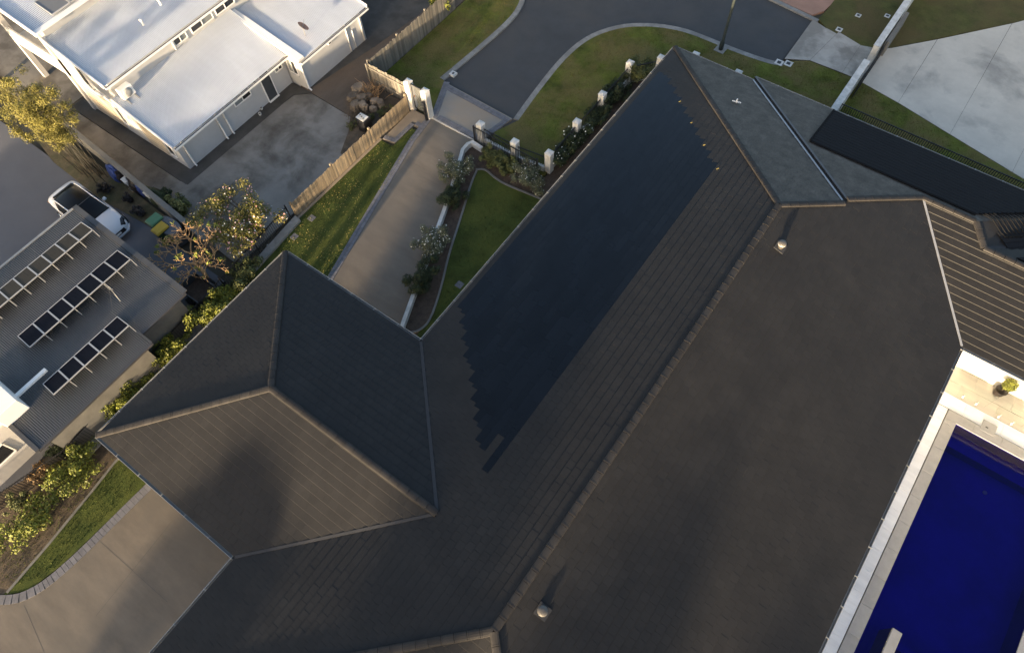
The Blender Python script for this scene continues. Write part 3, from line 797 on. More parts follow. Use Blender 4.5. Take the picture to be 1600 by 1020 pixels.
# roof fittings
def vent(px, py, h=0.30, r=0.11):
    # find the spot on the right-hand face
    d = ray(px, py); t = (EZ + SR * XR - CAM_H) / (d.z + SR * d.x); p = CAMP + d * t
    mb = MB(); mb.hexa(*[[p + Vector((a, b, -SR * a + zz)) for a, b in ((-.2, -.2), (.2, -.2), (.2, .2), (-.2, .2))] for zz in (0.02, 0.05)])
    base = mb.build('vent_flashing', M['valley'], house)
    mb = MB(); mb.lathe([(r, 0), (r, h * .62), (r * 1.35, h * .66), (r * 1.4, h * .9), (r * 1.2, h), (r * .5, h * 1.06)], (p.x, p.y, p.z), 18)
    mb.build('vent_pipe', M['vent_metal'], base, True)
    for k in range(3):
        mb = MB(); mb.lathe([(r * 1.42, 0), (r * 1.42, .015)], (p.x, p.y, p.z + h * (.68 + .07 * k)), 18); mb.build('vent_ring', M['gutter'], base, True)
vent(1219, 387, 0.34); vent(848, 955, 0.24, 0.11)
# white overflow pipe on the back face
d = ray(1150, 162); t = (EZ + SB * YB - CAM_H) / (d.z + SB * d.y); p = CAMP + d * t
mb = MB(); mb.tube([p + Vector((0, 0, -.02)), p + Vector((0, 0, .28))], 0.03, 8); mb.tube([p + Vector((-.2, -.05, .10)), p + Vector((.2, .05, .10))], 0.03, 8)
mb.build('vent_pipe', M['house_trim'], house, True)
# fallen yellow gum leaves along the solar edge
for (px, py) in ((1062, 160), (1080, 193), (1100, 228), (1121, 265)):
    d = ray(px, py); t = (EZ - SL * XL - CAM_H) / (d.z - SL * d.x); p = CAMP + d * t
    mb = MB(); mb.bar(p + Vector((-.03, -.045, .05)), p + Vector((.03, .045, .055)), 0.02, 0.015); mb.build('gum_leaf', M['leaf_fallen'], house)

# black pool heating mats on the far faces of the right wing
def on_b2(x, y, dz=0.05): return Vector((x, y, pz_b2(x, y) + dz))
def on_b3(x, y, dz=0.05): return Vector((x, y, pz_b3(x, y) + dz))
def rib_mat(fn, x0f, x1f, y0, y1, wdt=0.24):
    """strips of heating mat running along the roof, each a part of its own"""
    y = y0
    while y < y1 - 0.02:
        ye = min(y + wdt, y1)
        xa, xb = x0f(y), x1f(y); xa2, xb2 = x0f(ye), x1f(ye)
        if xb - xa > 0.2:
            top = [fn(xa, y + .008), fn(xb, y + .008), fn(xb2, ye - .008), fn(xa2, ye - .008)]
            n = Vector((0, 0, 0.035))
            MB().hexa([p for p in top], [p + n for p in top]).build('heating_mat', M['mat_black'], house)
        y = ye
yt = AP[1] + 0.28
rib_mat(on_b2, lambda y: -2.5, lambda y: min(VX2 - 0.25, EX + (y - AP[1]) - 0.55), yt + 0.2, Y2 - 0.06)
rib_mat(on_b3, lambda y: max(LX + 0.6 + (y - LRY) + 0.3, 5.0), lambda y: XE - 0.1, LRY + 0.28, Y3 - 0.06)
mb = MB(); mb.bar(on_b2(-2.52, yt + 0.15, .09), on_b2(-2.52, Y2 - 0.05, .09), 0.07, 0.06); mb.build('mat_header', M['rubber'], house)
mb = MB(); mb.bar(on_b2(-2.5, yt + 0.12, .07), on_b2(EX - 0.1, yt + 0.12, .07), 0.06, 0.05); mb.build('mat_header', M['rubber'], house)
# mat strips on the end face
for k in range(4):
    o0, o1 = .62 + .26 * k, .62 + .26 * (k + 1) - .016
    q = [(EX + o0 * .8 + .45, AP[1] - o0 * .45 + .45), (VX2 - .15, Y2 - o0 * .98 - .15), (VX2 - .15, Y2 - o1 * .98 - .15), (EX + o1 * .8 + .45, AP[1] - o1 * .45 + .45)]
    q = [Vector((x, y_, pz_e(x, y_) + .05)) for x, y_ in q]
    MB().hexa(q[::-1], [p + Vector((0, 0, .03)) for p in q[::-1]]).build('heating_mat', M['mat_black'], house)
# looping pipes across the end hip
k = 0
while True:
    s = 0.55 + 0.155 * k
    xh, yh = EX + s, AP[1] + s                # point on the hip
    if yh > Y2 - 0.1: break
    a = on_b2(xh - 0.55, yh + 0.05, .09); m_ = Vector((xh, yh, pz_b2(xh, yh) + 0.09)); c = Vector((xh + 0.5, yh - 0.3, pz_e(xh + .5, yh) + 0.085)); e = Vector((xh + .85, yh - 0.3, pz_e(xh + .85, yh) + .075))
    mb = MB(); mb.tube([a, a.lerp(m_, .5) + Vector((0, 0, .02)), m_, m_.lerp(c, .6) + Vector((0, -.02, .02)), c, e], 0.024, 6); mb.build('heating_tube', M['rubber'], house, True)
    k += 1
mb = MB(); mb.bar((EX + 1.2, AP[1] + .2, pz_e(EX + 1.2, 0) + .08), (EX + 4.4, AP[1] + 3.4, pz_e(EX + 4.4, 0) + .08), 0.09, 0.07); mb.build('mat_header', M['rubber'], house)

# iron ornament and skirting on the sunlit pool wall
p = atY(1544, 563, 20.1)
orn = thing('wall_ornament', 'small rusty iron scroll fixed to the sunlit white wall above the pool', 'ornament', (p.x, 20.1, p.z))
mb = MB(); mb.tube([(p.x - .35, 20.12, p.z + .12), (p.x - .2, 20.1, p.z - .02), (p.x, 20.09, p.z - .1), (p.x + .25, 20.1, p.z), (p.x + .55, 20.12, p.z + .02)], 0.018, 6); mb.build('scroll', M['iron'], orn, True)
mb = MB(); mb.lathe([(.07, 0), (.1, .05), (.06, .1)], (p.x, 20.08, p.z - .12), 10); mb.build('boss', M['iron'], orn, True)

# ================================================================== CORRUGATED ROOFS
def corrugated(name, m, parent, corners, pitch=0.08, amp=0.013, seg=6, th=0.0):
    """corners: low-left, low-right, high-right, high-left; ribs run from the low edge to the high edge"""
    a, b, c, d = [Vector(p) for p in corners]
    L = (b - a).length; nw = int(L / pitch) * seg
    nrm = (b - a).cross(d - a).normalized()
    if nrm.z < 0: nrm = -nrm
    mb = MB()
    for i in range(nw + 1):
        t = i / nw
        o = nrm * (amp * math.cos(2 * math.pi * i / seg))
        mb.v += [tuple(a.lerp(b, t) + o), tuple(d.lerp(c, t) + o)]
    for i in range(nw):
        mb.f.append((2 * i, 2 * i + 2, 2 * i + 3, 2 * i + 1))
    o = mb.build(name, m, parent, True)
    return o
def window(parent, p0, p1, p2, p3, panes=2, out=(1, 0, 0), dark=(0,), fr=0.05, sill=True, name='window', frame_m=None):
    """p0..p3: top-left, top-right, bottom-right, bottom-left on the wall plane"""
    o = Vector(out); P = [Vector(p) for p in (p0, p1, p2, p3)]
    mb = MB()
    for i in range(4): mb.bar(P[i] + o * .02, P[(i + 1) % 4] + o * .02, fr, fr, out)
    fo = mb.build(name, frame_m or M['house_trim'], parent)
    for k in range(panes):
        a = P[0].lerp(P[1], k / panes) + o * .012; b = P[0].lerp(P[1], (k + 1) / panes) + o * .012
        c = P[3].lerp(P[2], (k + 1) / panes) + o * .012; d = P[3].lerp(P[2], k / panes) + o * .012
        MB().poly([a, b, c, d]).build('pane', M['glass_dark'] if k in dark else M['glass_pale'], fo)
        if k: 
            mb = MB(); mb.bar(a + o * .008, d + o * .008, fr * .8, fr, out); mb.build('mullion', frame_m or M['house_trim'], fo)
    if sill:
        mb = MB(); mb.bar(P[3] + o * .05 - Vector((0, 0, .05)), P[2] + o * .05 - Vector((0, 0, .05)), 0.06, 0.06, out); mb.build('sill', M['house_white'], fo)
    return fo

# ================================================================== WHITE HOUSE
wh = thing('white_house', 'white two storey house with stepped white corrugated steel roofs', 'house', (-32, 14, 0))
LWX, UWX, LY0, LY1, WYE = -28.6, -32.0, 8.95, 16.6, 22.0
wall = MB()
# lower block
wall.box(UWX + 0.01, LWX, LY0, LY1, -.13, 2.02)
wall.prism([(UWX + .01, LY1 + .01), (-27.45, 16.68), (-27.45, 21.6), (UWX + .01, 21.6)], -.13, 2.0)
wall.box(-36.4, UWX, LY0, 30, -.13, 4.1)
wall.build('wall', M['house_white'], wh)
# gable infill triangles under the skillion roofs on the side facing the neighbour
for tri in ([(LWX, LY0 - .004, 2.0), (UWX, LY0 - .004, 3.12), (UWX, LY0 - .004, 2.0)], [(UWX, LY0 - .004, 4.0), (-36.4, LY0 - .004, 5.2), (-36.4, LY0 - .004, 4.0)], [(-27.45, 16.66, 1.95), (-32, 16.66, 2.85), (-32, 16.66, 1.95)]):
    MB().hexa([Vector(p) for p in tri], [Vector(p) + Vector((0, .05, 0)) for p in tri]).build('gable_wall', M['house_white'], wh)
wall2 = MB(); wall2.box(-41.2, -36.41, 10.5, 30, 2.6, 5.7); wall2.build('upper_wall', M['house_white'], wh)
# roofs
corrugated('roof', M['white_metal'], wh, [(-28.15, 8.7, 2.08), (-28.15, 16.7, 2.08), (-32.0, 16.7, 3.2), (-32.0, 8.7, 3.2)])
corrugated('roof', M['white_metal'], wh, [(-31.72, 8.7, 4.15), (-31.72, 30, 4.15), (-35.75, 30, 5.16), (-35.75, 8.7, 5.16)])
corrugated('roof', M['white_metal'], wh, [(-27.15, 16.75, 2.06), (-27.15, 21.95, 2.06), (-32.0, 21.95, 2.95), (-32.0, 16.75, 2.95)])
corrugated('roof', M['white_metal'], wh, [(-35.2, 8.5, 5.72), (-35.2, 30, 5.72), (-44, 30, 6.9), (-44, 8.5, 6.9)])
mb = MB(); mb.box(-36.2, -35.6, 8.9, 30, 4.9, 5.66); mb.build('clerestory_wall', M['house_white'], wh)
# barges and gutters
def edge(p, q, w_, h_, m='house_trim', nm='barge'):
    mb = MB(); mb.bar(p, q, w_, h_); return mb.build(nm, M[m], wh)
edge((-28.15, 8.66, 2.06), (-32.0, 8.66, 3.18), 0.06, 0.2); edge((-31.72, 8.66, 4.13), (-35.75, 8.66, 5.14), 0.06, 0.22)
edge((-35.2, 8.46, 5.7), (-44, 8.46, 6.88), 0.06, 0.26)
edge((-27.15, 16.75, 2.14), (-32.0, 16.75, 3.04), 0.42, 0.12)
edge((-35.25, 8.5, 5.76), (-35.25, 30, 5.76), 0.35, 0.05)
for (x, y0, y1, z) in ((-28.10, 8.66, 16.7, 2.03), (-31.68, 8.66, 30, 4.10), (-27.10, 16.6, 21.95, 2.01)):
    mb = MB(); mb.box(x - .02, x + .09, y0, y1, z - .10, z); o_ = mb.build('gutter', M['house_trim'], wh)
    mb = MB(); mb.box(x + 0.0, x + .07, y0 + .02, y1 - .02, z - .001, z + .003); mb.build('gutter_trough', M['gutter_dark'], o_)
edge((-27.15, 21.99, 2.05), (-32, 21.99, 2.94), 0.06, 0.2)
# windows of the upper storey, facing the drive
def winX(x, pts, panes, dark, out=(1, 0, 0), **kw):
    q = [atX(px, py, x) for px, py in pts]
    y0 = (q[0].y + q[3].y) / 2; y1 = (q[1].y + q[2].y) / 2; zt = (q[0].z + q[1].z) / 2; zb = (q[2].z + q[3].z) / 2
    return window(wh, (x, y0, zt), (x, y1, zt), (x, y1, zb), (x, y0, zb), panes, out, dark, **kw)
winX(UWX + .003, [(269, 63), (289, 49), (292, 58), (274, 73)], 2, (0,))
winX(UWX + .003, [(296, 43), (329, 19), (333, 28), (301, 52)], 2, (0,))
winX(UWX + .003, [(334, 14), (362, -4), (367, 4), (338, 23)], 2, (0, 1))
winX(LWX + .003, [(362, 155), (386, 135), (392, 147), (368, 168)], 2, (1,))
winX(LWX + .003, [(427, 103), (437, 94), (440, 106), (430, 115)], 2, (1,))
q = [atX(px, py, LWX) for px, py in ((404, 119), (416, 110), (430, 140), (418, 153))]
y0, y1 = 14.55, 15.4
y0 = (q[0].y + q[3].y) / 2; y1 = (q[1].y + q[2].y) / 2
mb = MB(); mb.box(LWX - .02, LWX + .04, y0, y1, 0.05, 1.95); do = mb.build('door', M['door_grey'], wh)
mb = MB(); mb.box(LWX - .02, LWX + .05, y0 - .06, y0, 0.0, 2.0); mb.box(LWX - .02, LWX + .05, y1, y1 + .06, 0.0, 2.0); mb.box(LWX - .02, LWX + .14, y0 - .06, y1 + .06, 0.0, 0.05); mb.build('door_frame', M['house_trim'], do)
mb = MB(); mb.box(LWX + .04, LWX + .08, y1 - .12, y1 - .06, 0.95, 1.1); mb.build('handle', M['black'], do)
# window in the short wall facing the yard
a = atY(447, 95, 16.64); b = atY(463, 117, 16.64)
window(wh, (a.x, 16.66, 1.75), (-27.75, 16.66, 1.75), (-27.75, 16.66, 0.85), (a.x, 16.66, 0.85), 2, (0, -1, 0), (1,))
# downpipes, lamps, vents
def pipe(path, r=0.045, nm='downpipe', m='house_trim'):
    mb = MB(); mb.tube(path, r, 8); return mb.build(nm, M[m], wh, True)
for y_ in (9.3, 11.55, 12.0):
    pipe([(-28.12, y_, 1.95), (LWX + .06, y_, 1.75), (LWX + .06, y_, 0.1), (LWX + .16, y_, 0.03)])
pipe([(-27.1, 16.8, 1.9), (-27.38, 16.72, 1.75), (-27.38, 16.72, .1), (-27.2, 16.72, .03)], .05)
pipe([(-27.1, 21.4, 1.9), (-27.38, 21.4, 1.75), (-27.38, 21.4, .1)], .05)
pipe([(-27.41, 20.3, 1.85), (-27.41, 20.3, .05)], .03); pipe([(-27.41, 20.7, 1.2), (-27.41, 20.7, .05)], .025)
pipe([(-31.64, 12.9, 4.0), (UWX + .06, 12.9, 3.9), (UWX + .06, 12.9, 3.25)], .04)
for (px, py, x) in ((396, 128, LWX), (312, 199, LWX), (513, 66, -27.45)):
    p = atX(px, py, x)
    mb = MB(); mb.box(x, x + .10, p.y - .12, p.y + .12, p.z - .1, p.z + .1); o_ = mb.build('wall_vent', M['house_trim'], wh)
    mb = MB(); mb.box(x + .1, x + .12, p.y - .08, p.y + .08, p.z - .06, p.z + .06); mb.build('grille', M['gutter_dark'], o_)
# air conditioner on the lower roof
p = at(187, 133, 3.3)
ac = thing('air_conditioner', 'white air conditioning unit standing on the lower white roof', 'air conditioner', (-31.55, 9.4, 2.75))
mb = MB(); mb.box(-31.75, -31.4, 9.05, 9.75, 3.14, 3.7); mb.build('casing', M['house_trim'], ac, bevel=.02)
mb = MB(); mb.lathe([(.24, 0), (.24, .02), (.1, .03)], (0, 0, 0), 18)
mb.v = [(-31.4 + z, 9.4 + x, 3.42 + y_) for x, y_, z in mb.v]; mb.build('fan_grille', M['gutter'], ac, True)
for yy in (9.15, 9.65):
    mb = MB(); mb.bar((-31.8, yy, 3.17), (-31.15, yy, 2.98), .05, .05); mb.build('foot', M['gutter'], ac)
# side wall facing the left neighbour: roller doors, windows, carport opening
def sideq(y_, pts): return [atY(px, py, y_) for px, py in pts]
def side_panel(x0, x1, z0, z1, m, nm):
    mb = MB(); mb.box(x0, x1, LY0 - .03, LY0 + .02, z0, z1); o_ = mb.build(nm, m, wh)
    return o_
o_ = side_panel(-36.0, -33.55, 0.1, 1.95, M['beige'], 'roller_door')
for k in range(1, 7):
    mb = MB(); mb.box(-35.98, -33.57, LY0 - .036, LY0 - .03, .1 + k * .265, .115 + k * .265); mb.build('door_rib', M['block'], o_)
o_ = side_panel(-31.6, -29.9, 0.1, 1.85, M['beige'], 'roller_door')
for k in range(1, 7):
    mb = MB(); mb.box(-31.58, -29.92, LY0 - .036, LY0 - .03, .1 + k * .25, .115 + k * .25); mb.build('door_rib', M['block'], o_)
window(wh, (-33.4, LY0 - .005, 1.9), (-32.95, LY0 - .005, 1.9), (-32.95, LY0 - .005, .7), (-33.4, LY0 - .005, .7), 1, (0, -1, 0), (0,))
window(wh, (-29.75, LY0 - .005, 1.8), (-29.2, LY0 - .005, 1.8), (-29.2, LY0 - .005, .5), (-29.75, LY0 - .005, .5), 1, (0, -1, 0), (0,))
window(wh, (-34.9, LY0 - .005, 3.9), (-34.3, LY0 - .005, 3.9), (-34.3, LY0 - .005, 2.5), (-34.9, LY0 - .005, 2.5), 1, (0, -1, 0), (0,))
window(wh, (-32.4, LY0 - .005, 1.75), (-32.2, LY0 - .005, 1.75), (-32.2, LY0 - .005, 1.45), (-32.4, LY0 - .005, 1.45), 1, (0, -1, 0), (0,), sill=False)
mb = MB(); mb.box(-36.0, -32.1, LY0 - .06, LY0 - .005, 2.25, 2.45); mb.build('string_course', M['house_trim'], wh)
# balcony and post of the open left bay
mb = MB(); mb.box(-41.3, -36.42, LY0 - .1, 10.5, 2.35, 2.6); bal = mb.build('balcony', M['house_white'], wh)
mb = MB(); mb.box(-41.3, -36.42, LY0 - .1, LY0, 2.6, 3.4); mb.build('parapet', M['house_white'], bal)
mb = MB(); mb.box(-41.35, -41.05, LY0 - .12, LY0 + .15, -.13, 6.4); mb.build('post', M['house_white'], wh)
mb = MB(); mb.box(-36.7, -36.42, LY0 - .12, LY0 + .15, -.13, 5.6); mb.build('post', M['house_white'], wh)
for k in range(8):
    x = -40.7 + k * .22
    mb = MB(); mb.bar((x, 10.3, 3.4), (x, 10.3, 5.6), .04, .04); mb.build('screen_slat', M['gutter_dark'], bal)
# roof solar panels on the top roof
for k in range(2):
    y0 = 9.75 + k * 1.12
    q = [Vector((x, yy, 5.72 + (-35.2 - x) * .134 + .09)) for x, yy in ((-35.5, y0), (-35.5, y0 + 1.05), (-36.75, y0 + 1.05), (-36.75, y0))]
    mb = MB(); mb.hexa(q, [p + Vector((0, 0, .035)) for p in q]); o_ = mb.build('solar_panel', M['pv_grey'], wh)
    mb = MB()
    for i in range(4): mb.bar(q[i] + Vector((0, 0, .025)), q[(i + 1) % 4] + Vector((0, 0, .025)), .045, .06)
    mb.build('panel_frame', M['alum'], o_)
# satellite dish
dsh = thing('satellite_dish', 'rust coloured satellite dish on the white metal roof', 'satellite dish', (-27.9, 18.0, 2.2))
p = at(473, 43, 2.75)
mb = MB(); prof = [(.02, .0), (.12, .012), (.22, .04), (.31, .085)]
mb.lathe(prof, (0, 0, 0), 20)
rt = Matrix.Rotation(math.radians(-38), 4, 'X') @ Matrix.Rotation(math.radians(20), 4, 'Y')
mb.v = [tuple(rt @ Vector(v) + p) for v in mb.v]; mb.f.pop()
mb.build('reflector', M['dish'], dsh, True)
zr = 2.06 + (-27.15 - p.x) * .1835
mb = MB(); mb.tube([(p.x + .05, p.y - .05, zr), (p.x + .02, p.y - .02, zr + .3), p], .02, 6); mb.build('mast', M['gutter'], dsh, True)
mb = MB(); mb.tube([p, p + Vector((-.05, .28, .3))], .012, 6); mb.build('feed_arm', M['gutter'], dsh, True)
# small pipe on the lower roof and upper roof
for (px, py, z) in ((223, 37, 4.8), (250, 5, 5.0)):
    p = at(px, py, z); mb = MB(); mb.lathe([(.07, 0), (.05, .1), (.05, .25), (.09, .28), (.09, .34)], (p.x, p.y, z - .1), 10); mb.build('roof_vent', M['house_trim'], wh, True)

# ================================================================== LEFT NEIGHBOUR WITH SOLAR ROWS
nb = thing('grey_metal_roof_house', 'low house with charcoal corrugated roof carrying rows of solar panels', 'house', (-24, -2, 0))
def nz(x): return 2.62 + (-20.1 - x) * 0.06
corrugated('roof', M['grey_metal'], nb, [(-20.75, .88, nz(-20.75)), (-20.75, 3.25, nz(-20.75)), (-27.95, 3.35, nz(-27.95)), (-27.95, .88, nz(-27.95))], amp=.014)
corrugated('roof', M['grey_metal'], nb, [(-20.08, -4.6, nz(-20.08)), (-20.08, .875, nz(-20.08)), (-27.95, .875, nz(-27.95)), (-27.95, -4.6, nz(-27.95))], amp=.014)
corrugated('roof', M['grey_metal'], nb, [(-23.6, -14, nz(-23.6)), (-23.6, -4.605, nz(-23.6)), (-27.95, -4.605, nz(-27.95)), (-27.95, -14, nz(-27.95))], amp=.014)
mb = MB(); mb.prism([(-20.6, -4.3), (-20.6, .6), (-21.2, .6), (-21.2, 3.0), (-27.4, 3.0), (-27.4, -14), (-22.4, -14), (-22.4, -4.3)], -.13, 2.45); mb.build('wall', M['block'], nb)
def nbar(p, q, a, b, m, nm): 
    mb = MB(); mb.bar(p, q, a, b); return mb.build(nm, M[m], nb)
nbar((-20.70, .85, nz(-20.7) - .05), (-20.70, 3.3, nz(-20.7) - .05), .12, .1, 'gutter_dark', 'gutter')
nbar((-20.03, -4.65, nz(-20.03) - .05), (-20.03, .9, nz(-20.03) - .05), .12, .1, 'gutter_dark', 'gutter')
nbar((-20.02, .9, nz(-20) + .0), (-20.8, .9, nz(-20.8)), .08, .1, 'grey_metal', 'barge')
nbar((-20.7, 3.32, nz(-20.7) + .02), (-28.05, 3.42, nz(-28.05) + .02), .24, .05, 'grey_metal', 'barge')
nbar((-20.02, -4.66, nz(-20) + .02), (-22.4, -4.66, nz(-22.4) + .02), .16, .05, 'grey_metal', 'barge')
nbar((-28.02, 3.45, nz(-28) - .03), (-28.02, -14, nz(-28) - .03), .1, .12, 'gutter', 'gutter')
# white parapet block at the front and its gutter pipe
mb = MB(); mb.prism([(-22.2, -14), (-22.2, -4.85), (-23.5, -4.85), (-23.5, -14)], -.13, 2.49); mb.build('white_wall', M['house_white'], nb)
q0 = at(0, 625, 3.4); 
mb = MB(); mb.prism([(-21.7, -4.75), (-21.7, -3.75), (-23.6, -3.75), (-23.6, -14), (-22.3, -14), (-22.3, -4.75)], 2.5, 3.5); mb.build('white_parapet', M['house_trim'], nb, bevel=.02)
pts = [at(2, 618, 3.0), at(12, 628, 3.0), at(22, 622, 3.0), at(72, 577, 3.0)]
mb = MB()
for i in range(3): mb.bar(pts[i], pts[i + 1], .16, .1)
mb.build('white_gutter', M['house_trim'], nb)
window(nb, (-22.19, -6.75, 1.75), (-22.19, -5.5, 1.75), (-22.19, -5.5, .95), (-22.19, -6.75, .95), 1, (1, 0, 0), (0,))
# rows of panels
def panel_row(x0, x1, y0, y1, count, m, lift=(.09, .36)):
    st = (y1 - y0) / count
    zl, zh = nz(x0) + lift[0], nz(x1) + lift[1]
    for k in range(count):
        a, b = y0 + k * st + .015, y0 + (k + 1) * st - .015
        q = [Vector((x1, a, zh)), Vector((x1, b, zh)), Vector((x0, b, zl)), Vector((x0, a, zl))]
        mb = MB(); mb.hexa(q, [p + Vector((0, 0, .03)) for p in q]); o_ = mb.build('solar_panel', m, nb)
        mb = MB()
        for i in range(4): mb.bar(q[i] + Vector((0, 0, .02)), q[(i + 1) % 4] + Vector((0, 0, .02)), .034, .045)
        mb.build('panel_frame', M['alum'], o_)
        mb = MB(); mb.bar(Vector((x1, b, zh)), Vector((x1 + .16, b, nz(x1 + .16) + .02)), .03, .03); mb.build('tilt_strut', M['gutter'], o_)
panel_row(-27.0, -26.0, -3.4, 3.05, 9, M['pv_brown'])
panel_row(-24.55, -23.5, -2.12, 3.02, 7, M['pv_dark'])
panel_row(-22.0, -21.08, -2.84, .88, 5, M['pv_dark'])
# tv aerial lying towards the eave
p = at(188, 470, nz(-22.5))
aer = thing('roof_aerial', 'spindly metal tv aerial on the grey corrugated roof', 'aerial', tuple(p))
mb = MB(); mb.tube([p, p + Vector((0, .1, 1.0))], .02, 6); mb.build('mast', M['gutter'], aer)
top = p + Vector((0, .1, 1.0))
for e in (at(226, 491, nz(-21.4) + .02), at(212, 505, nz(-21.3) + .02), at(176, 487, nz(-22.6) + .02)):
    mb = MB(); mb.tube([top, e], .005, 5); mb.build('guy_wire', M['gutter_dark'], aer)
for k in range(5):
    c = top + Vector((-.25 + .12 * k, 0.0, .05)); mb = MB(); mb.tube([c + Vector((0, -.25, 0)), c + Vector((0, .25, 0))], .008, 5); mb.build('element', M['gutter_dark'], aer)
mb = MB(); mb.tube([top + Vector((-.3, 0, .05)), top + Vector((.3, 0, .05))], .012, 5); mb.build('boom', M['gutter'], aer)

# ================================================================== FENCES
def paling_fence(name, label, a, b, h, m, face, rails_side=1, cat='fence', base=None):
    """a->b in plan; each paling is its own object; rails and posts on the other side"""
    a = Vector((*a, 0)); b = Vector((*b, 0)); L = (b - a).length; t = (b - a).normalized(); n = Vector((-t.y, t.x, 0)) * face
    f = thing(name, label, cat, tuple((a + b) / 2))
    k = int(L / 0.115); st = L / k
    mb = MB(); mb.prism([tuple((p)[:2]) for p in (n * 0, t * (st - .008), t * (st - .008) + n * .018, n * .018)], -.13, 1.0)
    me = mb.mesh('paling', m)
    for i in range(k):
        hh = h(i / k) if callable(h) else h
        mt = Matrix.Translation(a + t * (st * i) + n * random.uniform(0, .012)) @ Matrix.Rotation(random.uniform(-.012, .012), 4, n) @ Matrix.Diagonal((1, 1, hh * random.uniform(.965, 1.02), 1))
        inst('paling', me, mt, f)
    h0 = h(0.0) if callable(h) else h; h1 = h(1.0) if callable(h) else h
    for z in (.25, .82):
        mb = MB(); mb.bar(a - n * .03 + Vector((0, 0, z * h0)), b - n * .03 + Vector((0, 0, z * h1)), .045, .08); mb.build('rail', m, f)
    kp = max(1, int(L / 2.3))
    for i in range(kp + 1):
        c = a + t * (L * i / kp) - n * .09; hh = h(i / kp) if callable(h) else h
        mb = MB(); mb.box(c.x - .05, c.x + .05, c.y - .05, c.y + .05, -.13, hh * 1.02); mb.build('post', m, f)
    return f
paling_fence('timber_fence', 'long honey coloured paling fence beside the side lawn', (-21.68, 9.95), (-21.68, 18.62), 1.05, M['paling'], -1)
paling_fence('timber_fence', 'silvered paling fence between the gravel drive and the street verge', (-24.72, 19.2), (-24.72, 26.6), 1.45, M['paling_grey'], -1)
paling_fence('timber_fence', 'short grey paling fence with exposed rails joining the white gate pillar', (-24.7, 19.05), (-21.85, 19.0), 1.4, M['paling_grey'], 1)
# concrete plinth strip below the honey fence
struct(MB().box(-21.62, -21.5, 9.7, 16.15, -.13, .07).build('fence_plinth', M['path']))

def picket_run(parent, a, b, h, spacing=.1, r=.009, rails=(.08, .92), z0=0.05, joined=False):
    a = Vector((*a, 0)); b = Vector((*b, 0)); L = (b - a).length; t = (b - a).normalized(); k = int(L / spacing)
    mb = MB(); mb.box(-r, r, -r, r, z0, h); me = mb.mesh('picket', M['black'])
    for i in range(k + 1): inst('picket', me, Matrix.Translation(a + t * (L * i / k)), parent)
    for z in rails:
        mb = MB(); mb.bar(a + Vector((0, 0, h * z)), b + Vector((0, 0, h * z)), .035, .04); mb.build('rail', M['black'], parent)
# black fence along the left boundary on a concrete plinth
bf = thing('picket_fence', 'black metal picket fence on a concrete plinth along the hedge', 'fence', (-21, 3, 0))
A, B = (-21.72, 9.6), (-20.5, -4.4)
def lerp2(a, b, t): return (a[0] + (b[0] - a[0]) * t, a[1] + (b[1] - a[1]) * t)
NSEG = 6
for s in range(NSEG):
    picket_run(bf, lerp2(A, B, s / NSEG), lerp2(A, B, (s + 1) / NSEG), 1.1, .115)
    p = lerp2(A, B, s / NSEG); mb = MB(); mb.box(p[0] - .03, p[0] + .03, p[1] - .03, p[1] + .03, 0, 1.2); mb.build('post', M['black'], bf)
mb = MB(); mb.prism([(A[0] + .02, A[1] + .25), (A[0] + .42, A[1] + .2), (B[0] + .42, B[1]), (B[0] + .02, B[1])], -.13, .16); mb.build('plinth', M['kerb'], bf)
B2 = (-22.4, -12.0)
bf2 = thing('picket_fence', 'black metal picket fence beside the front lawn bushes', 'fence', (-21.4, -8, 0))
picket_run(bf2, B, B2, 1.1, .12)

# white pillars of the pedestrian gate
def pillar(name, label, x, y_, w_, h, group=None, cap=.05):
    t = thing(name, label, 'pillar', (x, y_, 0), group)
    mb = MB(); mb.box(x - w_ / 2, x + w_ / 2, y_ - w_ / 2, y_ + w_ / 2, -.13, h); mb.build('shaft', M['post_white'], t, bevel=.012)
    mb = MB(); c = w_ / 2 + .015
    b = [(x - c, y_ - c), (x + c, y_ - c), (x + c, y_ + c), (x - c, y_ + c)]; s = .35
    mb.hexa([(p[0], p[1], h + .001) for p in b], [(x + (p[0] - x) * s, y_ + (p[1] - y_) * s, h + cap) for p in b]); mb.build('cap', M['post_white'], t)
    return t
pillar('gate_pillar', 'tall white gate pillar joined to the paling fence', -21.62, 18.92, .36, 1.78)
pillar('gate_pillar', 'tall white gate pillar beside the crossover with a black post in front', -20.42, 18.85, .36, 1.82)
gt = thing('pedestrian_gate', 'black metal lacework gate hung between two white pillars', 'gate', (-21.0, 18.9, 0))
x0, x1, yg, gh = -21.42, -20.62, 18.9, 1.72
for p, q in (((x0, yg, .08), (x0, yg, gh)), ((x1, yg, .08), (x1, yg, gh)), ((x0, yg, gh), (x1, yg, gh)), ((x0, yg, .08), (x1, yg, .08))):
    mb = MB(); mb.bar(p, q, .045, .045); mb.build('gate_frame', M['black'], gt)
lac = MB(); nx, nzc = 9, 18
cw_, ch_ = (x1 - x0) / nx, (gh - .08) / nzc
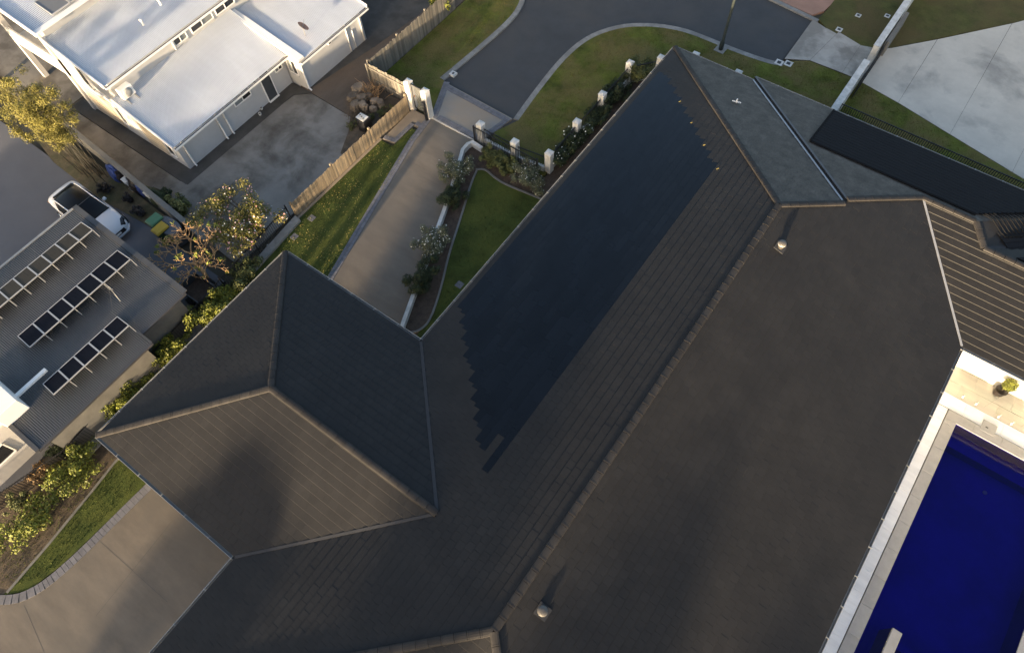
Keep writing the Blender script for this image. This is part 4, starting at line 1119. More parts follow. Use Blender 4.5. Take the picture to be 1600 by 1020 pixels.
for i in range(nx):
    for j in range(nzc):
        cx, cz = x0 + (i + .5) * cw_, .08 + (j + .5) * ch_
        ring = []
        for k in range(8):
            a_ = 2 * math.pi * k / 8; rr = .40 + .12 * math.cos(4 * a_)
            ring.append((cx + cw_ * rr * math.cos(a_), cz + ch_ * rr * math.sin(a_)))
        for k in range(8):
            p, q = ring[k], ring[(k + 1) % 8]
            ps, qs = (cx + (p[0] - cx) * .62, cz + (p[1] - cz) * .62), (cx + (q[0] - cx) * .62, cz + (q[1] - cz) * .62)
            for yy, sg in ((yg - .006, 1), (yg + .006, -1)):
                fq = [(p[0], yy, p[1]), (q[0], yy, q[1]), (qs[0], yy, qs[1]), (ps[0], yy, ps[1])]
                lac.poly(fq if sg > 0 else fq[::-1])
        lac.bar((cx - cw_ * .5, yg, cz), (cx - cw_ * .28, yg, cz), .015, .015); lac.bar((cx, yg, cz - ch_ * .5), (cx, yg, cz - ch_ * .28), .015, .015)
lac.build('lacework_panel', M['gutter'], gt)
mb = MB(); mb.box(-21.3, -21.25, yg - .06, yg - .02, .95, 1.05); mb.build('latch', M['iron'], gt)
ip = thing('intercom_post', 'slim black post standing against the white gate pillar by the drive', 'post', (-20.36, 18.5, 0))
mb = MB(); mb.box(-20.42, -20.30, 18.5, 18.6, 0, 1.35); mb.build('post', M['black'], ip, bevel=.01)
mb = MB(); mb.box(-20.43, -20.29, 18.47, 18.5, 1.0, 1.3); mb.build('intercom_panel', M['door_grey'], ip)
mb = MB(); mb.box(-20.37, -20.35, 18.465, 18.47, 1.12, 1.15); mb.build('button', M['chrome'], ip)

# front fence: white pillars with black pickets in between
names = {(-12.95, 19.35): 'white fence pillar at the corner above the white flowering shrub',
         (-12.95, 21.85): 'white fence pillar second from the corner shrub along the verge',
         (-12.92, 24.2): 'white fence pillar third along the verge, half wrapped in shrubs',
         (-12.92, 26.95): 'wide topped white fence pillar beside the tall pale shrub',
         (-11.75, 28.2): 'white fence pillar peeping out just left of the roof corner',
         (-10.35, 29.4): 'white fence pillar just right of the tip of the roof corner',
         (-7.85, 29.4): 'small white fence pillar below the street lamp verge near the roof step',
         (-16.95, 19.0): 'white pillar behind the free end of the black sliding gate',
         (-14.8, 19.0): 'white pillar behind the middle of the black sliding gate'}
for (x, y_), lb in names.items(): pillar('fence_pillar', lb, x, y_, .34, 1.32, 'white pillars of the front fence')
def fence_panel(label, a, b, h=1.12, wall=.35):
    t = thing('picket_fence', label, 'fence', ((a[0] + b[0]) / 2, (a[1] + b[1]) / 2, 0))
    picket_run(t, a, b, h, .11, z0=wall)
    mb = MB(); A_ = Vector((*a, 0)); B_ = Vector((*b, 0)); mb.bar(A_ + Vector((0, 0, wall / 2 - .06)), B_ + Vector((0, 0, wall / 2 - .06)), .16, wall + .1); mb.build('base_wall', M['post_white'], t)
fence_panel('black picket panel between the corner pillar and the second pillar of the verge fence', (-12.95, 19.55), (-12.95, 21.65))
fence_panel('black picket panel between the second and third pillars of the verge fence', (-12.95, 22.05), (-12.92, 24.0))
fence_panel('black picket panel between the third pillar and the wide topped pillar', (-12.92, 24.4), (-12.92, 26.75))
fence_panel('black picket panel between the wide topped pillar and the roof corner', (-12.75, 27.1), (-11.9, 28.1))
fence_panel('black picket panel running past the tip of the roof corner', (-11.6, 28.35), (-10.5, 29.3))
fence_panel('black picket panel between the pillars right of the roof corner', (-10.15, 29.4), (-8.05, 29.4))
fence_panel('black picket panel behind the back gutter beyond the last small pillar', (-7.65, 29.4), (-2.95, 29.45))
fence_panel('black picket panel between the two pillars behind the sliding gate', (-16.75, 19.0), (-15.0, 19.0))
fence_panel('black picket panel joining the corner pillar behind the flowering shrubs', (-14.6, 19.0), (-13.15, 19.2))
sg = thing('sliding_gate', 'black metal sliding gate standing open over the garden bed', 'gate', (-15.3, 18.75, 0))
picket_run(sg, (-17.2, 18.75), (-13.3, 18.75), 1.18, .10, .011, rails=(.07, .95), z0=.08)
for x in (-17.22, -13.28):
    mb = MB(); mb.box(x - .035, x + .035, 18.71, 18.79, .05, 1.22); mb.build('stile', M['black'], sg)
# low white wall along the drive
gw = thing('garden_wall', 'low white rendered wall edging the drive below the oleanders', 'wall', (-15.5, 13, 0))
mb = strip('x', [(-16.55, 18.55), (-17.25, 18.6), (-17.42, 18.3), (-17.4, 17.8), (-16.05, 14.9), (-13.35, 8.2), (-12.9, 7.3)], 0.17, -.13, .30, M['post_white']); mb.build('wall', M['post_white'], gw, bevel=.01)

# right hand boundary: white walls, black gate and dark fence
wr = thing('boundary_wall', 'white topped boundary wall running from the mat roof up to the driveway gap', 'wall', (-2.7, 31.7, 0))
MB().box(-2.86, -2.56, 29.5, 33.95, -.13, 1.2).build('wall', M['post_white'], wr, bevel=.012)
MB().box(-2.88, -2.54, 29.48, 33.97, 1.2, 1.24).build('coping', M['post_white'], wr, bevel=.008)
wr2 = thing('boundary_wall', 'white topped boundary wall at the top edge beyond the driveway gap', 'wall', (-2.7, 38, 0))
MB().box(-2.86, -2.56, 35.25, 46, -.13, 1.2).build('wall', M['post_white'], wr2, bevel=.012)
MB().box(-2.88, -2.54, 35.23, 46, 1.2, 1.24).build('coping', M['post_white'], wr2, bevel=.008)
bg = thing('driveway_gate', 'black slatted sliding gate behind the white boundary wall', 'gate', (-2.35, 34.5, 0))
picket_run(bg, (-2.4, 32.3), (-2.4, 36.2), 1.1, .12, .012)
for k in range(3):
    mb = MB(); mb.bar((-2.4, 32.3, .3 + .25 * k), (-2.4, 36.2, .3 + .25 * k), .02, .05); mb.build('slat', M['black'], bg)
mb = MB(); mb.box(-2.5, -2.28, 36.3, 39.2, -.1, .9); mb.build('gate_pocket', M['block'], bg)
rf = thing('picket_fence', 'dark metal picket fence behind the black heating mats', 'fence', (3, 29.3, 0))
picket_run(rf, (-2.5, 30.15), (6.0, 30.0), 1.4, .11, .016, rails=(.05, .5, .96))
picket_run(rf, (6.0, 30.0), (13.0, 29.85), 1.4, .11, .016, rails=(.05, .5, .96))
mb = MB(); mb.bar((-2.5, 30.1, .2), (13, 29.8, .2), .05, .6); mb.build('base_wall', M['gutter_dark'], rf)

# ================================================================== STREET FURNITURE
lp = thing('street_lamp', 'dark street lamp pole on a concrete footing in the verge', 'street lamp', (-9.9, 31.98, 0))
mb = MB(); mb.lathe([(.13, 0), (.13, .5), (.085, .62), (.075, 3), (.055, 6.2)], (-9.9, 31.98, 0), 14); mb.build('pole', M['lamp_pole'], lp, True)
mb = MB(); mb.prism([(-10.2, 31.7), (-9.62, 31.68), (-9.6, 32.25), (-10.18, 32.28)], -.1, .045); mb.build('footing', M['kerb'], lp)
mb = MB(); mb.tube([(-9.9, 31.98, 6.15), (-9.9, 32.3, 6.5), (-9.9, 33.2, 6.62)], .035, 8); mb.build('arm', M['lamp_pole'], lp, True)
mb = MB(); mb.hexa([(-10.05, 33.1, 6.55), (-9.75, 33.1, 6.55), (-9.8, 33.8, 6.57), (-10.0, 33.8, 6.57)], [(-10.0, 33.1, 6.68), (-9.8, 33.1, 6.68), (-9.84, 33.75, 6.64), (-9.96, 33.75, 6.64)]); mb.build('lamp_head', M['gutter'], lp, bevel=.02)
def drain(label, x, y_, w_=.42, m='conc'):
    t = thing('drain_cover', label, 'drain', (x, y_, 0))
    MB().box(x - w_ / 2, x + w_ / 2, y_ - w_ / 2, y_ + w_ / 2, -.05, .04).build('surround', M['post_white'], t, bevel=.008)
    MB().box(x - w_ / 4, x + w_ / 4, y_ - w_ / 4, y_ + w_ / 4, .04, .046).build('opening', M['black'], t)
drain('left one of the two square drain covers at the crossover corner', -6.74, 32.78); drain('right one of the two square drain covers at the crossover corner', -6.28, 32.98)
drain('single square drain cover in the brown verge above the crossover', -5.1, 37.05, .34); drain('small service lid in the brown verge near the white wall', -4.68, 38.75, .3); drain('small dark lid in the brown verge by the top white wall', -3.3, 39.6, .3)
t = thing('kerb_inlet', 'white kerb inlet block on the left kerb by the verge', 'drain', (-21.35, 22.1, 0))
MB().box(-21.55, -21.2, 21.95, 22.3, -.1, .06).build('block', M['post_white'], t, bevel=.01); MB().box(-21.42, -21.3, 22.05, 22.2, .06, .066).build('opening', M['black'], t)
for (px, py, lb) in ((460, 370, 'square blue grey service lid in the side lawn'), (718, 445, 'dark service lid in the courtyard lawn near the gutter'), (487, 341, 'small sunken lid at the head of the side lawn')):
    p = at(px, py); t = thing('service_lid', lb, 'lid', (p.x, p.y, 0)); MB().box(p.x - .17, p.x + .17, p.y - .17, p.y + .17, -.02, .022).build('lid', M['paver'], t, bevel=.01); MB().box(p.x - .03, p.x + .03, p.y - .01, p.y + .01, .022, .027).build('keyhole', M['black'], t)
p = at(421, 386); t = thing('pipe_stub', 'white pipe stub at the foot of the black fence', 'pipe', (p.x, p.y, 0))
mb = MB(); mb.lathe([(.1, 0), (.1, .12), (.075, .12), (.07, .02)], (p.x, p.y, 0), 14); mb.build('pipe', M['post_white'], t, True)
# glass pool fence
gf_ = thing('glass_fence', 'frameless glass pool fence standing on metal spigots in the pale deck', 'fence', (9.0, 18.9, 0))
for i, (px, py) in enumerate(((1504, 620), (1525, 631), (1560, 651), (1580, 662))):
    p = at(px, py); 
    mb = MB(); mb.lathe([(.05, 0), (.05, .02), (.03, .03), (.03, .18), (.024, .2)], (p.x, p.y, 0.003), 12); mb.build('spigot', M['chrome'], gf_, True)
for (xa, xb) in ((7.75, 8.85), (9.2, 10.3), (10.4, 11.6)):
    MB().box(xa, xb, 18.86, 18.872, .1, 1.15).build('glass_panel', M['clear_glass'], gf_)
# concrete block wall between the white house and the left neighbour
bw = thing('block_wall', 'low grey block wall dividing the yard from the litter strip', 'wall', (-30, 6.5, 0))
a, b = (-37.5, 6.98), (-23.6, 6.02)
mb = MB(); mb.prism([a, b, (b[0], b[1] + .2), (a[0], a[1] + .2)], -.13, .92); mb.build('wall', M['block'], bw)
mb = MB(); mb.prism([(a[0], a[1] - .03), (b[0], b[1] - .03), (b[0], b[1] + .23), (a[0], a[1] + .23)], .92, .98); mb.build('coping', M['block'], bw, bevel=.01)

# ================================================================== PLANTS
def leafmesh(name, m, parent, blobs, n, size, aspect=.45, upbias=.5, shell=.45, droop=0.0, hang=False):
    """leaves scattered through clumps; blobs: (x,y,z,rx,ry,rz[,weight])"""
    mb = MB(); wts = [b[6] if len(b) > 6 else b[3] * b[4] * b[5] for b in blobs]
    R = random.Random(hash((name, round(blobs[0][0], 2), round(blobs[0][1], 2), n)) & 0xffff if False else int(abs(blobs[0][0] * 131 + blobs[0][1] * 71 + n)) & 0xffff)
    for b in R.choices(blobs, wts, k=n):
        while True:
            d = Vector((R.gauss(0, 1), R.gauss(0, 1), R.gauss(0, 1)))
            if d.length > .1: break
        d.normalize(); r = R.random() ** shell
        r *= 1 + .22 * noise.noise(d * 2.3 + Vector((b[0], b[1], b[2])))
        c = Vector((b[0] + d.x * b[3] * r, b[1] + d.y * b[4] * r, b[2] + d.z * b[5] * r))
        if c.z < .03: c.z = .03 + R.random() * .1
        nn = (d + Vector((R.gauss(0, .6), R.gauss(0, .6), R.gauss(0, .6) + upbias))).normalized()
        t = nn.orthogonal().normalized()
        t = Matrix.Rotation(R.uniform(0, 6.283), 3, nn) @ t
        if hang: t = (t * .5 + Vector((R.gauss(0, .3), R.gauss(0, .3), -1))).normalized(); nn = t.orthogonal().normalized(); nn = Matrix.Rotation(R.uniform(0, 6.28), 3, t) @ nn
        s_ = size * R.uniform(.6, 1.35); w_ = nn.cross(t).normalized() * (s_ * aspect * .5)
        p0 = c - t * (s_ * .5); p2 = c + t * (s_ * .5) - nn * (s_ * droop)
        k = len(mb.v); mid = c + nn * (s_ * .06)
        mb.v += [tuple(p0), tuple(mid + w_), tuple(p2), tuple(mid - w_)]
        mb.f.append((k, k + 1, k + 2, k + 3))
    return mb.build(name, m, parent)
def stems(parent, base, blobs, n, r=.02, m='bark', name='stem'):
    mb = MB()
    for i in range(n):
        b = random.choice(blobs)
        e = Vector((b[0] + random.uniform(-.6, .6) * b[3], b[1] + random.uniform(-.6, .6) * b[4], b[2] + random.uniform(-.3, .6) * b[5]))
        s = Vector(base) + Vector((random.uniform(-.08, .08), random.uniform(-.08, .08), 0))
        md = s.lerp(e, .5) + Vector((random.uniform(-.08, .08), random.uniform(-.08, .08), .1))
        mb.tube([s, md, e], [r, r * .7, r * .3], 5)
    return mb.build(name, M[m], parent)
def bush(name, label, x, y_, rx, ry, h, n, size, m, cat='shrub', group=None, lobes=6, flowers=None, aspect=.45, z0=0.0, **kw):
    t = thing(name, label, cat, (x, y_, z0), group)
    R = random.Random(int(x * 97 + y_ * 31) & 0xffff)
    bl = [(x, y_, z0 + h * .42, rx * .6, ry * .6, h * .4)]
    for i in range(lobes + 5):
        a = 2 * math.pi * (i + R.random() * .9) / (lobes + 5) * 2; q = R.uniform(.35, .95)
        bl.append((x + rx * q * math.cos(a), y_ + ry * q * math.sin(a), z0 + h * R.uniform(.3, .95) * (1.15 - .4 * q), rx * R.uniform(.16, .4), ry * R.uniform(.16, .4), h * R.uniform(.12, .28)))
    stems(t, (x, y_, z0), bl, 9)
    leafmesh('foliage', M[m], t, bl, n, size, aspect, **kw)
    if flowers:
        fm, fn, fs = flowers
        bl2 = [(b[0], b[1], b[2] + b[5] * .25, b[3] * 1.03, b[4] * 1.03, b[5] * 1.0) for b in bl]
        stuff(leafmesh('flowers', M[fm], t, bl2, fn, fs, .9, upbias=1.2, shell=.12))
    return t
HG = 'lime hedge bushes along the picket fence'
for (px, py, rx, ry, h, lb) in ((322, 485, .62, .95, 1.35, 'lime hedge bush nearest the frangipani tree'), (262, 548, .55, .85, 1.3, 'lime hedge bush halfway along the carport eave'),
        (192, 625, .55, 1.0, 1.3, 'lime hedge bush near the lower carport corner'), (228, 588, .35, .5, .95, 'smallest lime hedge bush, between two larger ones beside the carport'),
        (352, 462, .5, .6, .9, 'sparse lime bush close behind the bare frangipani'), (380, 425, .55, .7, 1.1, 'dark lime bush below the flowering tree beside the carport tip'),
        (112, 728, .9, 1.1, 1.4, 'big lime bush at the top of the front garden bed'), (38, 812, .9, 1.2, 1.35, 'big lime bush at the left edge of the front bed')):
    p = at(px, py, h * .6)
    bush('hedge_bush', lb, p.x, p.y, rx * 1.12, ry * 1.25, h, 3600 if rx > .4 else 1800, .10, 'leaf_lime' if 'dark' not in lb else 'leaf_olive', 'bush', HG, 7, aspect=.6)
for (px, py, rx, lb, m) in ((70, 745, .55, 'bronze tinged bush behind the fence beside the big lime bush', 'leaf_red'), (30, 790, .5, 'olive and bronze bush behind the fence at the left edge', 'leaf_olive'), (95, 705, .45, 'dark bush under the grey house corner behind the fence', 'leaf_dark')):
    p = at(px, py, .6); bush('bush', lb, p.x - .2, p.y, rx, rx * 1.1, 1.0, 1300, .10, m, 'bush', None, 5)
# oleanders along the drive
OL = 'shrubs in the bed along the drive'
for (px, py, rx, ry, h, m, fl, lb) in ((712, 262, .75, .75, 1.25, 'leaf_grey', ('petal_white', 130, .05), 'grey green oleander near the top of the drive wall'),
        (705, 305, .6, .75, 1.1, 'leaf_dark', None, 'dark bushy shrub second along the drive wall'),
        (672, 378, .78, .8, 1.35, 'leaf_grey', ('petal_white', 240, .05), 'white flowering oleander midway along the drive wall'),
        (660, 430, .62, .85, 1.15, 'leaf_dark', None, 'dark shrub last along the drive wall near the house'),
        (770, 244, .7, .5, 1.0, 'leaf_olive', None, 'olive shrub under the free end of the sliding gate'),
        (795, 258, .55, .5, .9, 'leaf_olive', None, 'olive shrub under the middle of the sliding gate'),
        (826, 272, .9, .7, 1.2, 'leaf_grey', ('petal_white', 150, .05), 'broad white flowering shrub by the corner fence pillar')):
    p = at(px, py, h * .55); bush('oleander', lb, p.x, p.y, rx * 1.12, ry * 1.2, h, 4200, .135, m, 'shrub', OL, 7, fl, aspect=.24, upbias=.3)
for (px, py, rx, ry, h, m, fl, lb) in ((878, 240, .55, .7, 1.0, 'leaf_dark', ('petal_white', 30, .08), 'dark shrub inside the verge fence next to the corner pillar'),
        (905, 212, .55, .9, 1.05, 'leaf_dark', ('petal_white', 45, .08), 'dark shrub with white flowers inside the second fence panel'),
        (935, 178, .6, 1.0, 1.1, 'leaf_dark', None, 'dense dark shrub inside the third fence panel'),
        (962, 142, .6, 1.0, 1.15, 'leaf_dark', None, 'dense dark shrub beside the wide topped pillar'),
        (998, 108, .7, .9, 1.35, 'leaf_olive', None, 'tall pale leaved shrub next to the roof corner')):
    p = at(px, py, h * .55); bush('fence_shrub', lb, p.x, p.y, rx * 1.1, ry * 1.25, h, 3800, .15, m, 'shrub', 'shrubs behind the verge fence', 7, fl, aspect=.26, upbias=.3)

# yellow bamboo clump by the white house
bb = thing('bamboo_clump', 'tall yellow green bamboo clump leaning over the blue grey driveway', 'bamboo', (-32.0, 5.5, 0))
cul = MB(); bl = []
Rb = random.Random(5)
for i in range(22):
    s = Vector((-32.4 + Rb.uniform(-.9, .8), 5.75 + Rb.uniform(-.3, .35), 0)); h = Rb.uniform(3.8, 6.2)
    e = s + Vector((Rb.uniform(-1.7, 1.0), Rb.uniform(-1.1, 1.0), h))
    m_ = s.lerp(e, .55) + Vector((0, 0, .5))
    cul.tube([s, s.lerp(m_, .5) + Vector((0, 0, .2)), m_, e], [.018, .017, .013, .005], 6)
    for k in range(5):
        c = m_.lerp(e, -.12 + k / 4 * 1.15); bl.append((c.x + Rb.uniform(-.3, .3), c.y + Rb.uniform(-.45, .45), c.z + Rb.uniform(-.3, .3), .36, .36, .26, Rb.uniform(.3, 1.3)))
stuff(cul.build('culm', M['culm'], bb))
leafmesh('foliage', M['leaf_yellow'], bb, bl, 21000, .155, .17, upbias=.2, shell=.6, droop=.25)
# dark tree in the top left corner
dt = thing('dark_tree', 'dark shaded tree crown in the top left corner behind the bamboo', 'tree', (-43, 7.2, 0))
bl = [(-42.6 + Rb.uniform(-1.8, 1.6), 7.0 + Rb.uniform(-1.0, .8), Rb.uniform(1.4, 4.2), .9, .8, .7) for i in range(14)]
mb = MB(); mb.tube([(-43, 7.2, -.1), (-42.9, 7.1, 1.2), (-42.5, 7.0, 2.4), (-42.6, 6.9, 3.6)], [.16, .13, .09, .03], 8); mb.build('trunk', M['bark'], dt, True)
leafmesh('foliage', M['leaf_dark'], dt, bl, 7000, .22, .4)
# small yellow shrub behind the upper paling fence
p = at(690, 8, 1.2); bush('yellow_bush', 'yellow leaved bush behind the top end of the silvered paling fence', -25.2, 26.2, .7, .9, 1.7, 1500, .14, 'leaf_lime', 'bush', None, 6)
# frangipani, nearly bare
fg = thing('frangipani_tree', 'bare frangipani tree with forking pinkish branches beside the grey metal roof', 'tree', (-22.5, 4.75, 0))
wood = MB(); tips = []
def fork(p, d, L, r, depth):
    e = p + d * L
    mid = p.lerp(e, .5) + Vector((Rb.gauss(0, .03), Rb.gauss(0, .03), Rb.gauss(0, .02)))
    wood.tube([p, mid, e], [r, r * .9, r * .8], 6)
    if depth == 0: tips.append(e); return
    n = 3 if Rb.random() < .45 else 2
    for i in range(n):
        ax = d.orthogonal().normalized(); ax = Matrix.Rotation(2 * math.pi * (i + Rb.random() * .5) / n, 3, d) @ ax
        nd = (d + ax * Rb.uniform(.55, .85) + Vector((0, 0, .08))).normalized()
        fork(e, nd, L * Rb.uniform(.62, .86), r * .72, depth - 1)
fork(Vector((-22.5, 4.75, -.05)), Vector((-.12, .12, 1)).normalized(), 1.15, .11, 0); tips.clear()
for a in range(5):
    th = a * 1.257 + .3
    fork(Vector((-22.62, 4.87, 1.05)), Vector((math.cos(th) * .8 - .1, math.sin(th) * .8 + .1, .75)).normalized(), .66, .055, 5)
wood.build('branches', M['bark_pale'], fg, True)
bl = [(t.x, t.y, t.z, .10, .10, .07, 1) for t in tips if Rb.random() < .10]
leafmesh('leaves', M['leaf_lime'], fg, bl, 320, .2, .32, upbias=.4)
# pink flowering tree
ft = thing('flowering_tree', 'bushy tree with pink and white blossom overhanging the black picket fence', 'tree', (-22.6, 8.4, 0))
bl = [(-22.5 + Rb.uniform(-1.5, 1.1), 7.5 + Rb.uniform(-1.3, 1.6), Rb.uniform(.9, 2.35), .42, .42, .36) for i in range(44)]
stems(ft, (-22.6, 8.4, 0), bl, 14, .05, 'bark', 'trunk')
leafmesh('foliage', M['leaf_yellow'], ft, bl, 10500, .115, .34, upbias=.3, shell=.6)
leafmesh('blossom', M['petal_pink'], ft, bl, 330, .085, .9, upbias=1.0, shell=.2)
leafmesh('blossom', M['petal_white'], ft, bl, 200, .075, .9, upbias=1.0, shell=.2)
p = at(276, 318, .8); bush('bush', 'green bush against the yard side of the block wall', p.x, p.y, .75, .55, 1.3, 1900, .15, 'leaf_olive', 'bush', None, 6)
p = at(253, 302, .4); bush('bush', 'low dark bush beside the yard side of the block wall', p.x, p.y, .5, .4, .7, 900, .14, 'leaf_dark', 'bush', None, 5)
for (px, py, r, lb) in ((164, 294, .42, 'largest black leaved shrub in the litter strip by the car'), (201, 311, .27, 'middle black leaved shrub in the litter strip'), (216, 330, .33, 'black leaved shrub in the litter strip nearest the bins')):
    p = at(px, py, .25); t = bush('black_shrub', lb, p.x, p.y, r, r, .6, 700, .13, 'pot', 'shrub', 'black leaved shrubs in the litter strip', 4, aspect=.4)
# potted topiary on the pool deck
p = at(1556, 612)
tp = thing('potted_topiary', 'round clipped shrub in a dark pot against the sunlit wall', 'plant', (9.1, 19.82, 0))
mb = MB(); mb.lathe([(.15, 0), (.2, .12), (.23, .36), (.25, .38), (.25, .41), (.21, .41), (.2, .36)], (9.1, 19.82, 0.003), 20); mb.build('pot', M['pot'], tp, True)
mb = MB(); mb.tube([(9.1, 19.82, .3), (9.12, 19.83, .8)], .02, 6); mb.build('stem', M['bark'], tp)
leafmesh('foliage', M['leaf_lime'], tp, [(9.12, 19.83, .92, .27, .27, .26)], 1300, .075, .55, shell=.25)
# fallen leaves and daisies over the side lawn
mb = MB()
for i in range(1500):
    x = random.uniform(-21.4, -17.6); y_ = random.uniform(7.6, 17.5)
    xr = -17.75 - (y_ - 8) * .26
    if x > xr or noise.noise(Vector((x * .7, y_ * .7, 0))) < -.08: continue
    s_ = random.uniform(.015, .035); a_ = random.uniform(0, 6.28); z = .02 + random.uniform(0, .015)
    mb.poly([(x + s_ * math.cos(a_ + k * 1.57) * (1 if k % 2 else .6), y_ + s_ * math.sin(a_ + k * 1.57) * (1 if k % 2 else .6), z + .004 * k) for k in range(4)])
o = stuff(mb.build('fallen_leaves', M['leaf_fallen'])); tag(o, 'tiny yellow fallen leaves scattered over the side lawn', 'leaves')
# short grass tufts along lawn edges and over the lawns
def tufts(label, poly, n, h, m, z):
    xs = [p[0] for p in poly]; ys = [p[1] for p in poly]; mb = MB()
    def inside(x, y_):
        c = False
        for i in range(len(poly)):
            a, b = poly[i], poly[i - 1]
            if (a[1] > y_) != (b[1] > y_) and x < (b[0] - a[0]) * (y_ - a[1]) / (b[1] - a[1]) + a[0]: c = not c
        return c
    R = random.Random(n)
    while n > 0:
        x, y_ = R.uniform(min(xs), max(xs)), R.uniform(min(ys), max(ys))
        if not inside(x, y_): n -= .2; continue
        n -= 1
        if noise.noise(Vector((x * .9, y_ * .9, 3.0))) < R.uniform(-.9, .5): continue
        a_ = R.uniform(0, 6.28); w_ = R.uniform(.012, .026); hh = h * R.uniform(.5, 1.3)
        dx, dy = math.cos(a_) * w_, math.sin(a_) * w_; lx, ly = R.gauss(0, hh * .5), R.gauss(0, hh * .5)
        mb.poly([(x - dx, y_ - dy, z), (x + dx, y_ + dy, z), (x + lx, y_ + ly, z + hh)])
    o = stuff(mb.build('grass', M[m])); tag(o, label, 'grass')
tufts('short grass of the verge between the kerb and the white fence', lawnC + [(-6.5, 33.1), (-5.45, 33.8), (-2.9, 33.85), (-2.9, 29.6), (-10.6, 29.6), (-13.1, 27.5), (-13.1, 19.2), (-16.5, 19.2)], 26000, .032, 'lawn', .02)
tufts('short grass of the verge beside the silvered paling fence', [(-24.5, 19.3), (-21.6, 19.3), (-21.7, 24), (-21.5, 28.4), (-24.5, 31)], 9000, .032, 'lawn', .02)
tufts('short grass of the side lawn beside the honey coloured fence', [(-21.5, 16.1), (-20.8, 16.1), (-20.7, 17.4), (-20.3, 17.5), (-19, 12.9), (-17.7, 7.8), (-21.4, 7.8)], 9000, .032, 'lawn_deep', .014)
tufts('short grass of the courtyard lawn beside the house', [(-15.7, 17.1), (-14.8, 14.4), (-13.3, 11), (-12.4, 9), (-10.6, 8), (-10.6, 17.3)], 9000, .032, 'lawn_deep', .012)
tufts('short grass of the front lawn beside the paver edge', [(-19.2, -3), (-17.5, -3), (-17.6, -8), (-18.5, -9.2), (-20.8, -10)], 5000, .032, 'lawn_deep', .016)
tufts('short grass of the lawn between the heating mats and the concrete drive', [(-2.5, 29.8), (13, 29.5), (6, 31.7), (2.7, 32.5), (-.3, 33.2), (-2.5, 33.6)], 8000, .032, 'lawn', .012)

# ================================================================== ROCKS AND CLUTTER BY THE PALING FENCE
def rock(name, label, x, y_, z, rx, ry, rz, group=None, seed=0):
    bm = bmesh.new(); bmesh.ops.create_icosphere(bm, subdivisions=3, radius=1)
    for v in bm.verts:
        d = v.co.normalized(); q = 1 + .32 * noise.noise(d * 1.6 + Vector((seed * 7.1, seed, 0))) + .22 * noise.noise(d * 3.6 + Vector((0, seed * 3.3, 1))) + .10 * noise.noise(d * 9.0 + Vector((seed, 0, 1)))
        c = d * q; c.x = max(-.8, min(.85, c.x)); c.z = max(-.7, min(.72, c.z)); v.co = Vector((c.x * rx, c.y * ry, c.z * rz))
    me = bpy.data.meshes.new(name); bm.to_mesh(me); bm.free(); me.materials.append(M['rock'])
    o = bpy.data.objects.new(name, me); o.location = (x, y_, z); o.rotation_euler = (0, 0, seed * 1.3); sc.collection.objects.link(o)
    return tag(o, label, 'rock', group)
RL = ['largest brown rock at the top left of the pile behind the paling fence', 'brown rock at the left edge of the pile behind the paling fence', 'brown rock in the middle of the pile behind the paling fence', 'small brown rock right of the pile centre behind the paling fence', 'brown rock at the lower left of the pile behind the paling fence', 'brown rock just above the white board behind the paling fence', 'upright rock at the right side of the pile behind the paling fence', 'rightmost upright rock of the pile behind the paling fence', 'small low rock right of the black bin behind the paling fence', 'flat rock at the top right of the pile behind the paling fence']
rk = [(560, 140, .62, .45, .42), (553, 152, .4, .5, .35), (566, 155, .45, .4, .4), (577, 150, .35, .3, .3), (556, 166, .4, .5, .4), (568, 168, .35, .45, .45), (586, 160, .32, .4, .38), (595, 163, .3, .42, .4), (583, 170, .28, .3, .3), (574, 138, .4, .3, .25)]
for i, (px, py, a, b, c) in enumerate(rk):
    p = at(px, py, .2); rock('garden_rock', RL[i], p.x, p.y, c * .5, a * .74, b * .74, c * .85, 'sandstone rocks piled behind the paling fence', i + 1)
sheet('rock_bed', [(-24.6, 18.9), (-24.9, 17.6), (-23.4, 15.6), (-22.7, 14.2), (-21.85, 14.2), (-21.85, 18.9)], -.13, .02, mat('rock_bed_soil', (.085, .066, .046), .95, .4, 2.5, fine=.4, bump=.6, bscale=25))
for i, (px, py) in enumerate(((572, 150), (580, 143), (558, 176))):
    p = at(px, py, .3); t = thing('dead_brush', ['heap of dry twigs between the brown rocks', 'heap of dry twigs above the brown rocks by the short fence', 'heap of dry twigs left of the black bin'][i], 'twigs', (p.x, p.y, 0))
    mb = MB()
    for k in range(90):
        a_ = random.uniform(0, 6.28); l_ = random.uniform(.3, .75); s0 = p + Vector((random.gauss(0, .25), random.gauss(0, .25), -.25)); e_ = s0 + Vector((math.cos(a_) * l_, math.sin(a_) * l_, random.uniform(.1, .6)))
        mb.tube([s0, s0.lerp(e_, .5) + Vector((0, 0, .06)), e_], [.014, .01, .004], 4)
    stuff(mb.build('twigs', M['bark_pale'] if i == 1 else M['bark'], t))
p = at(567, 184, .85)
t = thing('black_crate', 'black bin with a white board on top behind the paling fence', 'bin', (p.x, p.y, 0))
MB().box(p.x - .28, p.x + .28, p.y - .28, p.y + .28, 0, .82).build('bin_body', M['black'], t, bevel=.03)
MB().box(p.x - .34, p.x + .2, p.y - .2, p.y + .2, .822, .86).build('white_board', M['post_white'], t)
for k in range(3): MB().box(p.x - .26 + k * .15, p.x - .2 + k * .15, p.y - .05 * k, p.y + .08 - .05 * k, .861, .9).build('clutter', M['block'], t)
